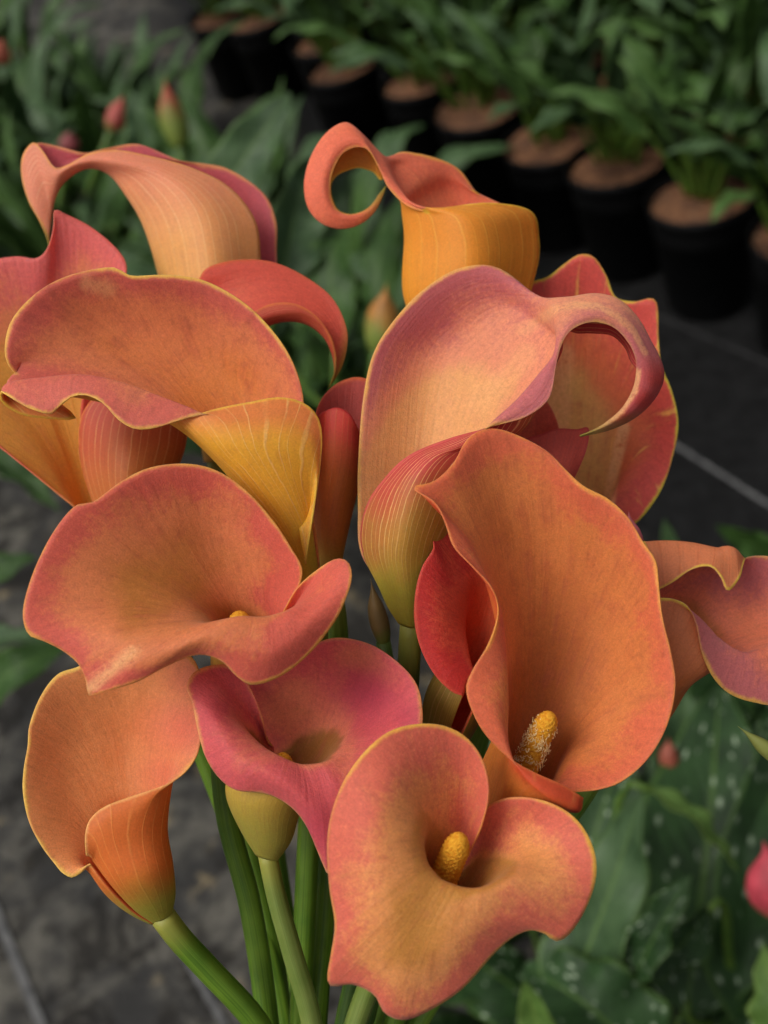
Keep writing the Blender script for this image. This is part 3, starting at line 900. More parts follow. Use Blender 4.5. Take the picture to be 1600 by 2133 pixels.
# tall orange with spadix, right of centre
LILY.append(dict(
    label='tall deep orange calla lily right of centre, spadix fringed with pollen threads', z0=190,
    mats=mats('tall', dict(throat=(168, 90, 38), mid=(204, 118, 64), blush=(206, 100, 68), edge=(234, 150, 70), reach=11, deep=46, seed=12, stain=0.45),
              dict(body=(204, 120, 50), blush=(196, 76, 44), green=(170, 128, 46), edge=(206, 100, 56), reach=20, seed=12, vein=(206, 112, 60), nv=26)),
    rim=[(1200,1650,-20),(1245,1645,0),(1295,1628,10),(1350,1580,15),(1390,1510,15),(1407,1430,10),(1398,1360,5),(1380,1285,0),(1372,1215,-5),(1366,1168,-10),
         (1340,1130,-20),(1310,1080,-30),(1268,1040,-40),(1215,1012,-45),(1178,978,-50),(1140,940,-55),(1090,912,-60),(1040,894,-60),(1000,897,-50),(970,920,-35),
         (945,965,-15),(905,1002,0),(860,1016,15),(905,1045,25),(928,1090,30),(945,1138,35),(985,1180,40),(1025,1225,40),(1038,1275,35),(1018,1340,35),
         (985,1395,40),(971,1435,40),(985,1485,45),(1015,1535,50),(1065,1582,55),(1120,1612,60),(1175,1636,55),(1215,1662,40)],
    rows=[[(0,1140,1665,-40),(3,1170,1600,-90),(6,1190,1540,-130),(10,1170,1480,-160),(14,1120,1440,-170),(18,1080,1430,-150),(22,1055,1440,-100),(25,1048,1470,-60),(28,1050,1510,-20),(31,1055,1555,10),(34,1072,1620,35),(36,1135,1672,45),(37,1165,1690,20)],
          [(0,1165,1648,-40),(3,1270,1560,-50),(6,1290,1430,-90),(9,1270,1310,-120),(12,1220,1220,-130),(15,1140,1160,-135),(18,1060,1150,-110),(20,1020,1160,-70),(22,1000,1165,-25),(24,1010,1200,0),(26,1035,1250,5),(28,1050,1330,0),(29,1050,1380,10),(30,1045,1430,25),(31,1030,1470,42),(32,1040,1510,45),(34,1080,1602,60),(36,1160,1664,68),(37,1208,1690,48)]],
    belly=(1060,1660,-105,78), base=(965,1790,-300), stem=[(930,1860,-340),(850,2050,-380),(760,2300,-400),(660,2900,-420)],
    spadix=((1085,1615,-110),(1148,1486,-15),25), pollen=280))

# red, tucked left of the tall one
LILY.append(dict(
    label='crimson calla lily tucked behind the left margin of the tall orange one, olive tube', z0=60,
    mats=mats('crimson', dict(throat=(196, 84, 50), mid=(204, 86, 62), blush=(186, 52, 48), edge=(206, 80, 60), reach=13, deep=34, seed=13, stain=0.3),
              dict(body=(150, 120, 50), blush=(180, 60, 50), green=(112, 110, 42), edge=(190, 60, 50), seed=13, reach=8, gstart=0.6)),
    rim=[(965,1450,30),(940,1440,35),(905,1405,35),(876,1350,30),(863,1290,25),(866,1230,20),(880,1180,10),(903,1142,5),(900,1115,0),(908,1088,-5),
         (940,1100,-20),(990,1130,-40),(1040,1180,-50),(1070,1260,-40),(1060,1350,-10),(1020,1420,20)],
    rows=[[(0,985,1400,0),(3,970,1350,-20),(5,965,1290,-50),(7,975,1230,-70),(9,995,1200,-90),(11,1030,1220,-110),(13,1050,1300,-90),(15,1020,1390,-30)],
          [(0,970,1430,25),(3,920,1350,25),(5,915,1260,10),(7,930,1190,-20),(9,945,1145,-40),(11,1005,1170,-70),(13,1060,1280,-60),(15,1020,1405,0)]],
    belly=(945,1470,-100,62), base=(900,1610,-180), stem=[(880,1690,-200),(820,1900,-220),(740,2200,-230),(650,2900,-230)], smat=M_STEM3))

# lower centre pink
LILY.append(dict(
    label='pink calla lily at lower centre with a short olive bulb under its lip', z0=150,
    mats=mats('pink', dict(throat=(150, 98, 44), mid=(212, 118, 88), blush=(206, 88, 90), edge=(234, 160, 96), reach=18, deep=34, seed=14, stain=0.4, tintcol=(168, 50, 74)),
              dict(body=(196, 150, 60), blush=(200, 120, 70), green=(150, 140, 60), edge=(234, 160, 96), reach=6, seed=14, vein=(196, 150, 70), gstart=0.6)),
    rim=[(490,1490,-150),(515,1425,-135),(580,1385,-110),(640,1350,-90),(690,1330,-80),(740,1333,-75),(790,1352,-65),(840,1390,-50),(870,1430,-35),(880,1480,-20),
         (878,1520,-10),(860,1600,0),(800,1700,10),(740,1780,10),(690,1822,5),(677,1808,5),(660,1768,10),(640,1722,15),(612,1685,20),(575,1660,20),
         (540,1650,20),(490,1645,20),(455,1618,15),(428,1575,10),(412,1520,5),(400,1460,0),(389,1432,-10),(402,1402,-25),(440,1386,-45),(485,1388,-60),
         (520,1430,-80),(545,1490,-100),(555,1540,-120)],
    rows=[[(0,555,1590,-205),(3,635,1545,-200),(6,690,1540,-150),(8,705,1550,-90),(10,695,1570,-40),(12,675,1588,0),(14,650,1594,10),(17,620,1592,10),(20,585,1578,5),(23,545,1555,-10),(26,510,1520,-50),(28,530,1530,-100),(30,550,1550,-140),(32,570,1570,-170)],
          [(0,515,1530,-175),(2,605,1440,-160),(4,690,1420,-140),(6,755,1440,-115),(8,790,1500,-70),(10,775,1550,-25),(12,720,1640,25),(14,680,1690,35),(16,655,1680,40),(18,610,1640,45),(20,560,1610,45),(22,500,1580,35),(24,465,1520,15),(26,450,1470,-10),(28,475,1440,-50),(30,525,1480,-100),(32,560,1550,-140)]],
    wash=[(790,1450,110,-22),(760,1365,60,26),(830,1420,50,22),(620,1500,120,12),(660,1700,100,-12)], tint=[(775,1445,75,.75),(845,1490,40,.6),(690,1450,50,.35),(665,1730,60,.55),(470,1480,40,.35)], belly=(550,1665,-80,80), base=(556,1785,-110), stem=[(572,1850,-115),(605,1970,-130),(650,2133,-150),(660,2400,-160),(640,2900,-170)], smat=M_STEM2, r0=20, r1=27,
    spadix=((610,1660,-110),(585,1573,-45),22)))

# bottom left
LILY.append(dict(
    label='bottom left orange calla lily with a small rolled tip, on a bent green stem', z0=70,
    mats=mats('bottomleft', dict(throat=(196, 106, 54), mid=(214, 134, 80), blush=(222, 140, 86), edge=(240, 186, 90), reach=12, deep=40, seed=15, stain=0.35, tintcol=(206, 98, 82)),
              dict(body=(206, 106, 44), blush=(206, 110, 50), green=(150, 142, 54), edge=(232, 160, 96), seed=15, vein=(222, 140, 70), nv=28, gstart=0.4)),
    rim=[(180,1782,60),(177,1745,60),(186,1710,55),(215,1682,55),(265,1662,50),(325,1642,45),(370,1622,40),(400,1592,35),(416,1555,25),(422,1490,5),
         (420,1430,-15),(400,1370,-30),(330,1340,-50),(240,1350,-50),(165,1388,-45),(120,1405,-40),(85,1450,-30),(62,1510,-20),(58,1555,-15),(50,1600,-10),
         (48,1650,-5),(60,1710,0),(85,1760,5),(112,1797,10),(130,1818,20),(150,1828,20),(172,1815,20),(185,1800,25)],
    rows=[[(0,200,1800,40),(3,235,1765,60),(6,310,1740,40),(8,345,1720,0),(10,340,1690,-50),(13,290,1680,-90),(16,230,1690,-90),(19,195,1730,-70),(22,185,1780,-40),(25,185,1815,-5),(27,195,1810,30)],
          [(0,188,1785,52),(3,222,1710,62),(5,300,1680,52),(6,330,1655,40),(8,370,1590,5),(10,365,1520,-45),(13,270,1500,-100),(16,170,1540,-85),(19,130,1640,-60),(22,145,1760,-25),(24,160,1805,5),(27,188,1800,35)]],
    tint=[(390,1520,80,.8),(350,1610,60,.6),(400,1420,60,.6)], belly=(290,1830,-20,75), base=(335,1915,-50), stem=[(370,1950,-60),(430,2015,-80),(540,2140,-120),(600,2400,-180),(600,2900,-220)], r0=26, r1=27))

# right edge
LILY.append(dict(
    label='calla lily cut off by the right edge, mauve lip and a peach flap folded over', z0=-40,
    mats=mats('rightedge', dict(throat=(190, 110, 56), mid=(214, 116, 86), blush=(184, 98, 98), edge=(234, 170, 80), reach=18, deep=40, seed=16, stain=0.3),
              dict(body=(204, 112, 60), blush=(216, 126, 84), green=(180, 100, 46), edge=(240, 190, 80), reach=22, seed=16, vein=(204, 110, 70), nv=24)),
    rim=[(1360,1245,40),(1400,1247,50),(1432,1262,55),(1450,1300,60),(1462,1360,60),(1485,1410,60),(1520,1445,60),(1570,1463,55),(1640,1470,45),(1720,1440,20),
         (1760,1350,-10),(1740,1240,-40),(1680,1180,-60),(1610,1160,-70),(1560,1160,-50),(1549,1175,-10),(1540,1205,20),(1516,1231,40),(1500,1200,45),(1478,1180,45),
         (1440,1187,45),(1400,1214,40),(1360,1235,30)],
    rows=[[(0,1350,1370,30),(3,1400,1400,60),(6,1440,1420,40),(8,1470,1400,-10),(11,1480,1340,-70),(14,1450,1290,-100),(17,1410,1270,-100),(20,1370,1270,-80),(22,1340,1310,-30)],
          [(0,1350,1290,40),(2,1430,1275,45),(3,1458,1290,40),(5,1510,1340,40),(7,1580,1370,35),(8,1640,1360,20),(10,1690,1310,-40),(12,1630,1240,-90),(13,1590,1215,-90),(14,1550,1180,-70),(15,1535,1150,-40),(16,1528,1140,-15),(17,1515,1140,-5),(18,1500,1142,-5),(19,1485,1140,-5),(20,1440,1130,-8),(21,1390,1127,-10),(22,1340,1130,-15)]],
    belly=(1340,1470,-60,58), base=(1270,1570,-120), stem=[(1230,1630,-140),(1110,1800,-180),(900,2080,-220),(760,2350,-240),(660,2900,-260)]))

for d in LILY:
    calla(d)

# ------------------------------------------------------------------ ground
def ground_material():
    q = NT('ground_cloth')
    ob = q.obj()
    sep = q.n('ShaderNodeSeparateXYZ')
    q.l(ob, sep.inputs[0])
    n1 = q.noise(ob, 9, 6, 0.65, 0.4)
    n2 = q.noise(ob, 34, 5, 0.7)
    n3 = q.noise(ob, 2.2, 3, 0.5)
    # the walked-on strip on the left is dusty; right of this line lies clean black cloth
    A, B = on_plane(300, 20, 0), on_plane(760, 620, 0)
    dl = (B - A)[:2] / np.linalg.norm((B - A)[:2])
    nl = np.array([-dl[1], dl[0]])
    if nl.dot(on_plane(1400, 500, 0)[:2] - A[:2]) < 0: nl = -nl
    dist = q.math('ADD', q.math('ADD', q.math('MULTIPLY', sep.outputs[0], float(nl[0])), q.math('MULTIPLY', sep.outputs[1], float(nl[1]))), float(-nl.dot(A[:2])))
    strip = q.math('SUBTRACT', 1.0, q.step(q.math('ADD', dist, q.math('MULTIPLY', q.math('SUBTRACT', n3, 0.5), 0.25)), -0.1, 0.12))
    c = q.mix(q.step(n2, 0.35, 0.7), lin((11, 11, 12)), lin((27, 27, 28)))
    dust = q.math('MULTIPLY', strip, q.step(q.math('ADD', q.math('MULTIPLY', n1, 0.65), q.math('MULTIPLY', n2, 0.35)), 0.42, 0.62))
    c = q.mix(dust, c, lin((112, 108, 98)))
    gr = q.math('MULTIPLY', strip, 0.45)
    c = q.mix(gr, c, lin((70, 69, 68)))
    tan = q.math('MULTIPLY', strip, q.step(q.noise(ob, 17, 4, 0.6), 0.6, 0.72))
    c = q.mix(tan, c, lin((128, 114, 88)))
    dark = q.math('MULTIPLY', strip, q.step(q.noise(ob, 13, 4, 0.7, 0.5), 0.48, 0.60))
    c = q.mix(q.math('MULTIPLY', dark, 0.9), c, lin((34, 32, 30)))
    q.l(c, q.b.inputs['Base Color'])
    q.b.inputs['Roughness'].default_value = 0.85
    q.b.inputs['Specular IOR Level'].default_value = 0.2
    q.bump(q.math('ADD', n1, n2), 0.6, 0.02)
    return q.m


M_GROUND = ground_material()
nx = 60
gx = np.linspace(-12, 12, nx)
gy = np.linspace(-3, 30, nx)
gv = [(x, y, 0.0) for y in gy for x in gx]
gf = [(j * nx + i, j * nx + i + 1, (j + 1) * nx + i + 1, (j + 1) * nx + i) for j in range(nx - 1) for i in range(nx - 1)]
tag(mesh_obj('ground', gv, gf, M_GROUND, None, False), kind='structure')

M_LINE = plain_material('cloth_marking', (66, 66, 68), (104, 104, 104), 60, 0.9)


M_LINE2 = plain_material('cloth_marking_worn', (30, 30, 31), (52, 52, 53), 60, 0.9)


def marking(x0, y0, x1, y1, w, mat=M_LINE):
    a, b = on_plane(x0, y0, 0.004), on_plane(x1, y1, 0.004)
    d = b - a; d /= np.linalg.norm(d)
    s = np.array([-d[1], d[0], 0]) * w / 2
    n = 24
    V, Fc = [], []
    for i in range(n):
        c = a + (b - a) * i / (n - 1) + np.array([-d[1], d[0], 0]) * random.uniform(-1, 1) * w * 0.05
        V += [c + s, c - s]
    Fc = [(2 * i, 2 * i + 1, 2 * i + 3, 2 * i + 2) for i in range(n - 1)]
    tag(mesh_obj('ground_marking', V, Fc, mat, None, False), kind='structure')


marking(1330, 876, 1700, 1115, 0.007)
marking(1200, 585, 1700, 800, 0.006, M_LINE2)
marking(-40, 1820, 110, 2200, 0.010)
marking(350, 1930, 470, 2140, 0.007)


# ------------------------------------------------------------------ leaves
def blade_mesh(spine, width, side, crease=0.35, wave=0.12, nwave=3.5, phase=0.0, n=30, m=10, shape='lance', thick=0.0006, twist=0.0):
    """blade of two skins along a spine; side = sideways direction"""
    sp = path(spine, n)
    T = np.gradient(sp, axis=0)
    T /= np.linalg.norm(T, axis=1)[:, None]
    side = np.asarray(side, float)
    V, fu, fv = [], [], []
    Ns = []
    for i in range(n):
        s = i / (n - 1)
        sd = side - T[i] * side.dot(T[i]); sd /= np.linalg.norm(sd)
        nn = np.cross(sd, T[i])
        if twist:
            a = twist * s
            sd, nn = sd * math.cos(a) + nn * math.sin(a), nn * math.cos(a) - sd * math.sin(a)
        if shape == 'lance':
            w = width / 2 * (min(1, (s / 0.22)) ** 0.6 if s < 0.22 else 1.0) * (1 - max(0, (s - 0.22) / 0.78) ** 2.1) ** 0.9
        else:
            w = width / 2 * math.sin(math.pi * min(1, s * 0.98 + 0.02)) ** 0.8
        w = max(w, 0.0004)
        for k in range(m + 1):
            u = -1 + 2 * k / m
            wv = wave * width * (abs(u) ** 1.8) * math.sin(2 * math.pi * nwave * s + phase + (1.3 if u > 0 else 0)) * math.sin(math.pi * s)
            p = sp[i] + sd * w * u + nn * (crease * w * abs(u) ** 1.2 + wv)
            V.append(p); fu.append(u); fv.append(s); Ns.append(nn)
    V = np.array(V); Ns = np.array(Ns)
    nV = len(V)
    idx = np.arange(nV).reshape(n, m + 1)
    a, b, c, d = idx[:-1, :-1].ravel(), idx[:-1, 1:].ravel(), idx[1:, 1:].ravel(), idx[1:, :-1].ravel()
    f1 = np.stack([a, b, c, d], 1)
    f2 = f1[:, ::-1] + nV
    border = np.concatenate([idx[0, :], idx[1:, -1], idx[-1, -2::-1], idx[-2:0:-1, 0]])
    b2 = np.roll(border, -1)
    f3 = np.stack([b2, border, border + nV, b2 + nV], 1)
    return np.concatenate([V, V - Ns * thick]), np.concatenate([f1, f2, f3]).tolist(), dict(fu=fu * 2, fv=fv * 2)


def mesh_data(name, V, Fc, mat, attrs=None):
    o = mesh_obj(name, V, Fc, mat, None, True, None, attrs)
    me = o.data
    bpy.data.objects.remove(o)
    return me


def leaf_variant(k, mat, lp, lb, wb, lean, arc):
    rs = np.random.RandomState(100 + k)
    pts = [np.array([0, 0, 0.0])]
    ang = lean
    N1, N2 = 8, 14
    for i in range(N1):
        ang += arc * 0.18 / N1
        pts.append(pts[-1] + lp / N1 * np.array([math.sin(ang), 0, math.cos(ang)]))
    pet = np.array(pts)
    bl = [pet[-2], pet[-1]]
    for i in range(N2):
        ang += arc * (0.35 + 1.2 * i / N2) / N2
        bl.append(bl[-1] + lb / N2 * np.array([math.sin(ang), 0.06 * math.sin(3 * i / N2 + k), math.cos(ang)]))
    V, Fc, at_ = blade_mesh(np.array(bl), wb, (0, 1, 0), crease=rs.uniform(0.2, 0.5), wave=rs.uniform(0.06, 0.13), nwave=rs.uniform(1.8, 3.2), phase=rs.uniform(0, 6), n=22, m=8)
    pv, pf = tube(pet, np.linspace(0.0052, 0.003, len(pet)), 8)
    npt = len(pet)
    return (mesh_data('leaf', V, Fc, mat, at_), mesh_data('petiole', pv, pf, M_PETIOLE, dict(fu=np.tile(np.linspace(0, 1, 8), npt), fv=np.repeat(np.linspace(0, 1, npt), 8))))


VAR = [leaf_variant(k, (M_LEAF, M_LEAF2)[k % 2], 0.13 + 0.02 * (k % 4), 0.17 + 0.018 * (k % 5), 0.055 + 0.008 * (k % 4), 0.1 + 0.07 * (k % 3), 0.5 + 0.3 * (k % 4)) for k in range(12)]
VARB = [leaf_variant(70 + k, (M_LEAF4, M_LEAF2, M_LEAF)[k % 3], 0.09 + 0.015 * (k % 4), 0.13 + 0.014 * (k % 5), 0.034 + 0.006 * (k % 4), 0.06 + 0.1 * (k % 4), 0.6 + 0.3 * (k % 4)) for k in range(14)]
VARL = [leaf_variant(90 + k, (M_LEAF4, M_LEAF2, M_LEAF, M_LEAF2)[k % 4], 0.10 + 0.02 * (k % 4), 0.15 + 0.016 * (k % 5), 0.040 + 0.008 * (k % 4), 0.1 + 0.12 * (k % 4), 0.6 + 0.3 * (k % 4)) for k in range(14)]
VARS = [leaf_variant(40 + k, M_LEAF_SPOT, 0.13 + 0.02 * (k % 3), 0.19 + 0.02 * (k % 3), 0.085 + 0.01 * (k % 3), 0.15 + 0.1 * (k % 3), 0.7 + 0.25 * (k % 4)) for k in range(6)]


def leafy_plant(loc, nleaf, label, group, seed, var=VAR, scale=1.0, spread=0.03):
    rs = random.Random(seed)
    root = empty('calla_plant', loc)
    tag(root, label, 'plant', group)
    for i in range(nleaf):
        lm, pm = var[rs.randrange(len(var))]
        o = bpy.data.objects.new('leaf', lm)
        COL.objects.link(o)
        o.parent = root
        th = 2 * math.pi * (i * 0.382 + rs.random() * 0.2)
        o.location = (math.cos(th) * spread * rs.random(), math.sin(th) * spread * rs.random(), 0)
        k = scale * rs.uniform(0.75, 1.2)
        o.scale = (k, k, k)
        o.rotation_euler = (rs.uniform(-0.1, 0.1), rs.uniform(-0.12, 0.12), th)
        p = bpy.data.objects.new('petiole', pm)
        COL.objects.link(p)
        p.parent = o
    return root


# ------------------------------------------------------------------ pots in the row behind
def lathe(prof, seg=28):
    V, Fc = [], []
    for r, z in prof:
        for k in range(seg):
            th = 2 * math.pi * k / seg
            V.append((r * math.cos(th), r * math.sin(th), z))
    for i in range(len(prof) - 1):
        for k in range(seg):
            k2 = (k + 1) % seg
            Fc.append((i * seg + k, i * seg + k2, (i + 1) * seg + k2, (i + 1) * seg + k))
    return np.array(V), Fc


POT_H = 0.19
pv, pf = lathe([(0.0, 0.002), (0.060, 0.002), (0.062, 0.006), (0.074, POT_H - 0.022), (0.078, POT_H - 0.02), (0.0795, POT_H), (0.0775, POT_H), (0.0755, POT_H - 0.02), (0.073, POT_H - 0.05)])
POT_ME = mesh_data('pot_body', pv, pf, M_POT)
rs_ = np.random.RandomState(3)
cv, cf = [], []
prof = [(0.0, POT_H - 0.004), (0.02, POT_H - 0.004), (0.04, POT_H - 0.005), (0.055, POT_H - 0.005), (0.068, POT_H - 0.006), (0.0752, POT_H - 0.008)]
cv, cf = lathe(prof, 36)
cv[36:, 2] += rs_.uniform(-0.002, 0.003, len(cv) - 36)
COIR_ME = mesh_data('coir_top', cv, cf, M_COIR)

ordn = ['first', 'second', 'third', 'fourth', 'fifth', 'sixth', 'seventh', 'eighth', 'ninth', 'tenth', 'eleventh', 'twelfth', 'thirteenth', 'fourteenth', 'fifteenth', 'sixteenth', 'seventeenth', 'eighteenth', 'nineteenth', 'twentieth']
POTS = [(1668, 476), (1462, 402), (1285, 335), (1140, 283), (988, 218), (872, 162), (712, 130), (680, 82), (540, 30), (452, 26)]
for i, (px, py) in enumerate(POTS):
    c = on_plane(px, py, POT_H)
    r = empty('nursery_pot', (c[0], c[1], 0.0))
    tag(r, '%s black pot with brown coir top in the row, counting from the right edge' % ordn[i], 'pot', 'black pots in the row behind')
    for nm, me in (('pot_body', POT_ME), ('coir_top', COIR_ME)):
        o = bpy.data.objects.new(nm, me); COL.objects.link(o); o.parent = r
        o.rotation_euler = (0, 0, i * 1.7)
        if nm == 'coir_top': o.location = (0, 0, random.uniform(-0.012, 0.001)); o.scale = (0.985, 0.985, 1)
    r.rotation_euler = (random.uniform(-0.035, 0.035), random.uniform(-0.035, 0.035), 0)
    k_ = random.uniform(0.94, 1.04)
    r.scale = (k_, k_, random.uniform(0.97, 1.02))
    leafy_plant((c[0] + 0.012, c[1] + 0.025, POT_H - 0.012), 21, 'leafy plant rising from the %s black pot from the right' % ordn[i], 'plants in the black pots', 200 + i, var=VARB, spread=0.04, scale=0.9)
# the plants crowding behind that row
back = [(1600, 250), (1480, 200), (1340, 150), (1210, 105), (1080, 60), (960, 20), (820, -20), (1580, 90), (1420, 40), (1280, 0), (1130, -60), (1500, -60), (980, -90), (700, -80)]
for i, (px, py) in enumerate(back):
    c = on_plane(px, py, POT_H)
    r = empty('nursery_pot', (c[0], c[1], 0.0))
    tag(r, 'black pot hidden under foliage behind the row, %s from the near right' % ordn[i], 'pot', 'pots under the foliage at top right')
    for nm, me in (('pot_body', POT_ME), ('coir_top', COIR_ME)):
        o = bpy.data.objects.new(nm, me); COL.objects.link(o); o.parent = r
        o.rotation_euler = (0, 0, i * 1.1)
    leafy_plant((c[0], c[1], POT_H - 0.012), 22, 'leafy plant in the foliage mass at top right, %s from the near right' % ordn[i], 'plants in the foliage at top right', 300 + i, var=VARB, spread=0.05, scale=1.08)

# ------------------------------------------------------------------ plants on the left
left = [(40, 560), (190, 640), (330, 700), (480, 640), (600, 760), (700, 900), (90, 420), (240, 470), (400, 480), (560, 560), (-60, 700), (690, 640), (20, 270), (640, 1000), (790, 1000), (720, 780), (60, 190), (310, 340), (190, 330)]
for i, (px, py) in enumerate(left):
    c = on_plane(px, py, 0.02)
    leafy_plant((c[0], c[1], 0.0), 16, 'bushy green plant on the ground at left behind the flowers, %s from the far left' % ordn[i], 'plants on the ground at left', 400 + i, var=VARL, spread=0.05, scale=1.1)
# ------------------------------------------------------------------ plants whose single leaves stand out
def traced_plant(root_px, label, group, leaves):
    """leaves: (base px+distance, middle px+distance, tip px+distance, width in px, material, roll, wave)"""
    rp = on_plane(root_px[0], root_px[1], 0.0)
    root = empty('calla_plant', (rp[0], rp[1], 0.0))
    tag(root, label, 'plant', group)
    for k, (a, m, t, wpx, mat, roll, wave) in enumerate(leaves):
        A, Mi, T_ = at(*a), at(*m), at(*t)
        w = wpx * m[2] / F
        d = (T_ - A) / np.linalg.norm(T_ - A)
        view = CT - Mi
        sd = np.cross(d, view / np.linalg.norm(view)); sd /= np.linalg.norm(sd)
        nn = np.cross(sd, d)
        sd = sd * math.cos(roll) + nn * math.sin(roll)
        V, Fc, at_ = blade_mesh(np.array([A, Mi, T_]), w, sd, crease=0.28 + 0.12 * (k % 3), wave=wave * 1.5, nwave=2.3 + 0.6 * (k % 3), phase=1.3 * k, n=40, m=14)
        lf = mesh_obj('leaf', V - rp, Fc, mat, root, True, None, at_)
        base = rp + np.array([0.02 * math.cos(k * 2.4), 0.02 * math.sin(k * 2.4), 0.0])
        c = path([base, (base * 0.45 + A * 0.55) + np.array([0, 0, 0.03]), A, A + (Mi - A) * 0.08], 16)
        pv_, pf_ = tube(c, np.linspace(0.006, 0.003, 16), 10)
        mesh_obj('petiole', pv_ - rp, pf_, M_PETIOLE, lf, True, None, dict(fu=np.tile(np.linspace(0, 1, 10), 16), fv=np.repeat(np.linspace(0, 1, 16), 10)))
    return root


G_SP = 'spotted plants at lower right'
traced_plant((1560, 2250), 'broad dark spotted leaves filling the lower right corner', G_SP, [
    ((1430, 2110, .98), (1470, 1800, .98), (1500, 1425, 1.06), 330, M_LEAF_SPOT, 0.1, 0.05),
    ((1580, 2160, .96), (1600, 1850, .96), (1640, 1480, 1.02), 260, M_LEAF_SPOT, -0.25, 0.06),
    ((1620, 2250, .80), (1612, 2080, .80), (1590, 1965, .82), 100, M_LEAF3, 0.5, 0.10),
    ((1480, 1890, .90), (1400, 1985, .88), (1265, 2020, .88), 110, M_LEAF_SPOT, 0.7, 0.10)])
traced_plant((1250, 2350), 'wavy spotted leaves right beside the lowest front flower', G_SP, [
    ((1170, 2110, .90), (1270, 1860, .88), (1338, 1648, .86), 190, M_LEAF2, 0.35, 0.13),
    ((1320, 2040, .86), (1375, 1930, .84), (1442, 1820, .83), 100, M_LEAF_SPOT, 0.5, 0.11),
    ((1370, 2230, .86), (1230, 2100, .86), (1090, 2010, .92), 210, M_LEAF_SPOT, -0.2, 0.08),
    ((1140, 2210, .80), (1115, 2120, .79), (1093, 2045, .78), 85, M_LEAF3, 0.2, 0.05),
    ((1350, 1640, .92), (1450, 1710, .90), (1540, 1815, .90), 60, M_LEAF3, 1.0, 0.10)])
traced_plant((1330, 1900), 'blue-green leaves behind the tall orange flower at right', G_SP, [
    ((1190, 1930, 1.04), (1240, 1740, 1.02), (1300, 1540, 1.06), 230, M_LEAF_SPOT, 0.3, 0.08),
    ((1400, 1830, 1.10), (1420, 1640, 1.08), (1425, 1440, 1.12), 210, M_LEAF2, -0.3, 0.08),
    ((1560, 1750, 1.12), (1580, 1560, 1.10), (1590, 1400, 1.14), 200, M_LEAF_SPOT, 0.4, 0.08),
    ((1410, 1230, 1.16), (1400, 1150, 1.14), (1384, 1082, 1.12), 50, M_LEAF2, 0.2, 0.05),
    ((1650, 1200, 1.16), (1580, 1140, 1.14), (1492, 1096, 1.12), 75, M_LEAF, 0.2, 0.08)])
right = [(1500, 2000), (1300, 1950), (1650, 1800), (1150, 2100), (1450, 1650), (1350, 2250)]
for i, (px, py) in enumerate(right):
    c = on_plane(px, py, 0.02)
    leafy_plant((c[0], c[1], 0.0), 7, 'low spotted plant under the broad leaves at lower right, %s of the clump' % ordn[i], G_SP, 500 + i, var=VARS, spread=0.03, scale=0.72)

G_LF = 'plants on the ground at left'
traced_plant((430, 700), 'plant with one tall pointed leaf between the two top flowers', G_LF, [
    ((455, 410, 1.22), (530, 300, 1.20), (606, 192, 1.20), 120, M_LEAF2, 0.3, 0.06),
    ((305, 350, 1.28), (290, 260, 1.26), (272, 185, 1.26), 62, M_LEAF2, 0.3, 0.06),
    ((585, 600, 1.12), (610, 470, 1.12), (655, 320, 1.16), 130, M_LEAF2, -0.4, 0.08),
    ((700, 720, 1.12), (690, 560, 1.12), (720, 450, 1.14), 120, M_LEAF, 0.4, 0.10)])
traced_plant((-120, 1150), 'leaves reaching in from the left edge beside the open flower', G_LF, [
    ((-60, 1245, .98), (10, 1180, .96), (75, 1160, .96), 80, M_LEAF, 0.6, 0.10),
    ((-50, 930, 1.10), (30, 985, 1.08), (125, 1065, 1.06), 70, M_LEAF, 0.7, 0.08)])
traced_plant((-140, 1450), 'dark leaves reaching in from the left edge lower down', G_LF, [
    ((-60, 1460, .98), (40, 1390, .96), (150, 1335, .98), 100, M_LEAF, 0.4, 0.08),
    ((-60, 1345, 1.0), (30, 1330, .98), (120, 1345, .98), 60, M_LEAF2, 0.8, 0.08)])


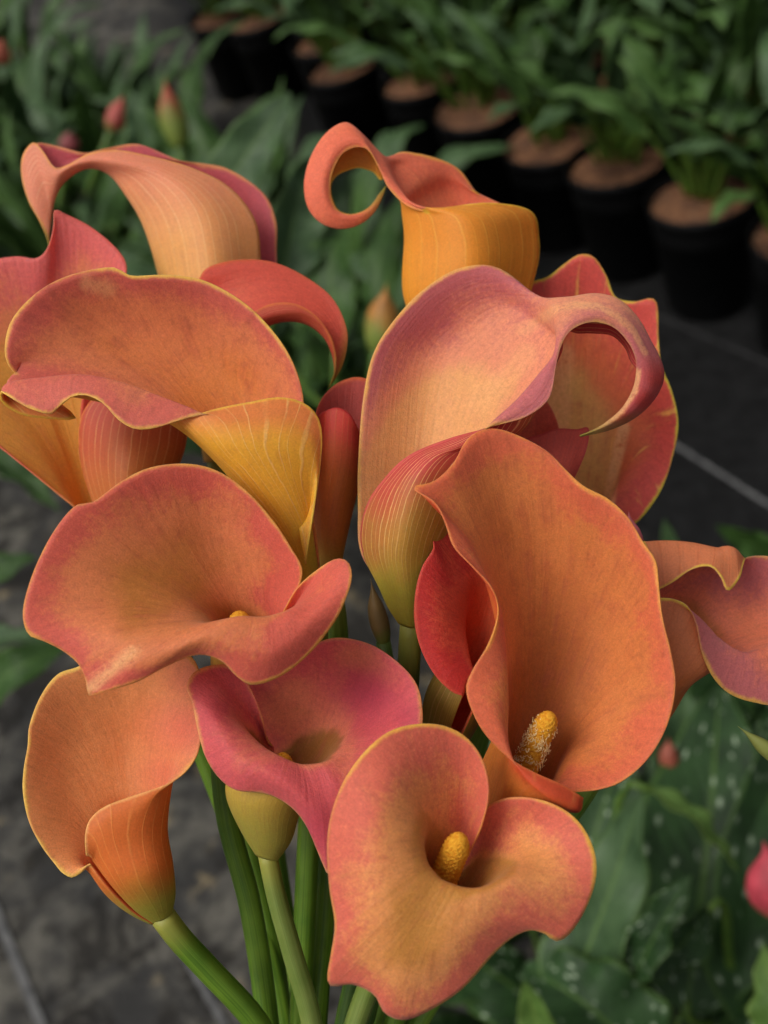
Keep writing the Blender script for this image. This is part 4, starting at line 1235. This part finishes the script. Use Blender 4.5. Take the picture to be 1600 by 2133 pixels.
# ------------------------------------------------------------------ closed buds
def bud(tip, foot, wpx, colr, label, group, rootpx=None, green=0.15):
    A, T_ = at(*foot), at(*tip)
    L_ = np.linalg.norm(T_ - A)
    ax = (T_ - A) / L_
    n, seg = 24, 20
    a = np.cross(ax, [0.3, 0.2, 1]); a /= np.linalg.norm(a)
    b_ = np.cross(ax, a)
    gp = on_plane(*(rootpx or (foot[0], foot[1] + 150)), 0.0)
    root = empty('calla_bud', (gp[0], gp[1], 0))
    tag(root, label, 'bud', group)
    V, Fc, fu, fv = [], [], [], []
    w = wpx * foot[2] / F / 2
    for i in range(n):
        s = i / (n - 1)
        r = w * (0.22 + 0.78 * math.sin(math.pi * min(1, s * 1.05 + 0.05) ** 0.8) ** 0.9) * (1 - 0.96 * max(0, (s - 0.6) / 0.4) ** 1.4)
        for k in range(seg):
            th = 2 * math.pi * k / seg
            rr = r * (1 + 0.10 * math.cos(th - 4 * s) + 0.04 * math.cos(3 * th))
            V.append(A + ax * L_ * s + rr * (math.cos(th) * a + math.sin(th) * b_)); fu.append(k / seg); fv.append(s)
    for i in range(n - 1):
        for k in range(seg):
            k2 = (k + 1) % seg
            Fc.append((i * seg + k, i * seg + k2, (i + 1) * seg + k2, (i + 1) * seg + k))
    Fc.append(tuple((n - 1) * seg + k for k in range(seg)))
    q = NT('bud_pigment')
    nz = q.noise(q.obj(), 70, 4, 0.6)
    cc = q.mix(q.step(nz, 0.3, 0.7), lin(colr), lin([min(255, v * 1.18 + 8) for v in colr]))
    gq = q.math('SUBTRACT', 1.0, q.step(q.math('ADD', q.attr('fv'), q.math('MULTIPLY', q.math('SUBTRACT', nz, 0.5), 0.5)), green - 0.25, green + 0.2))
    q.l(q.mix(gq, cc, lin((110, 124, 48))), q.b.inputs['Base Color'])
    q.b.inputs['Roughness'].default_value = 0.6
    mt = q.m
    mesh_obj('spathe', np.array(V) - gp, Fc, mt, root, True, None, dict(fu=fu, fv=fv))
    c = path([gp, gp * 0.5 + A * 0.5 + np.array([0.01, 0, 0.05]), A, A + ax * L_ * 0.06], 16)
    pv_, pf_ = tube(c, np.full(16, w * 0.3 + 0.0015), 10)
    mesh_obj('stem', pv_ - gp, pf_, M_PETIOLE, root, True, None, dict(fu=np.tile(np.linspace(0, 1, 10), 16), fv=np.repeat(np.linspace(0, 1, 16), 10)))


GB = 'closed buds in the background'
bud((1590, 1752, .80), (1640, 1905, .82), 116, (170, 56, 68), 'bright pink bud at the right edge above the spotted leaves', GB, (1680, 2100))
bud((1392, 1535, 1.02), (1398, 1610, 1.03), 40, (130, 64, 48), 'small coral bud under the right edge flower', GB)
bud((1405, 1610, 1.02), (1392, 1700, 1.03), 60, (120, 34, 44), 'dark red bud among the leaves below the coral one', GB)
bud((258, 196, 1.40), (232, 272, 1.42), 44, (138, 58, 50), 'coral bud among leaves above the arching top left flower', GB)
bud((342, 160, 1.40), (374, 305, 1.42), 56, (130, 58, 36), 'larger orange-green bud right of the coral bud at top left', GB, None, 0.55)
bud((146, 272, 1.36), (142, 312, 1.38), 40, (112, 46, 48), 'dull red bud low behind the hood of the arching flower', GB)
bud((806, 590, 1.05), (788, 730, 1.08), 72, (140, 90, 32), 'yellow-orange bud in the gap left of the mauve hood', GB, None, 0.5)
bud((8, 80, 1.6), (-12, 130, 1.62), 50, (140, 70, 50), 'orange bud at the top of the left edge', GB)


# in the bunch itself: two closed buds and one spathe tip
bud(tuple([772, 1205, D0 + 100 * S]), (800, 1345, D0 + 110 * S), 40, (104, 82, 44), 'slim brown-olive bud under the mauve hood in the bunch', 'buds in the bunch', (760, 1700))
bud(tuple([1310, 1065, D0 + 70 * S]), (1316, 1160, D0 + 80 * S), 52, (176, 84, 92), 'small dull pink bud between the tall orange flower and the peach flap', 'buds in the bunch', (1200, 1700))
bud(tuple([1536, 1512, D0 - 10 * S]), (1660, 1605, D0), 36, (104, 108, 48), 'olive spathe tip poking in at the right edge below the mauve lip', 'buds in the bunch', (1900, 2000))
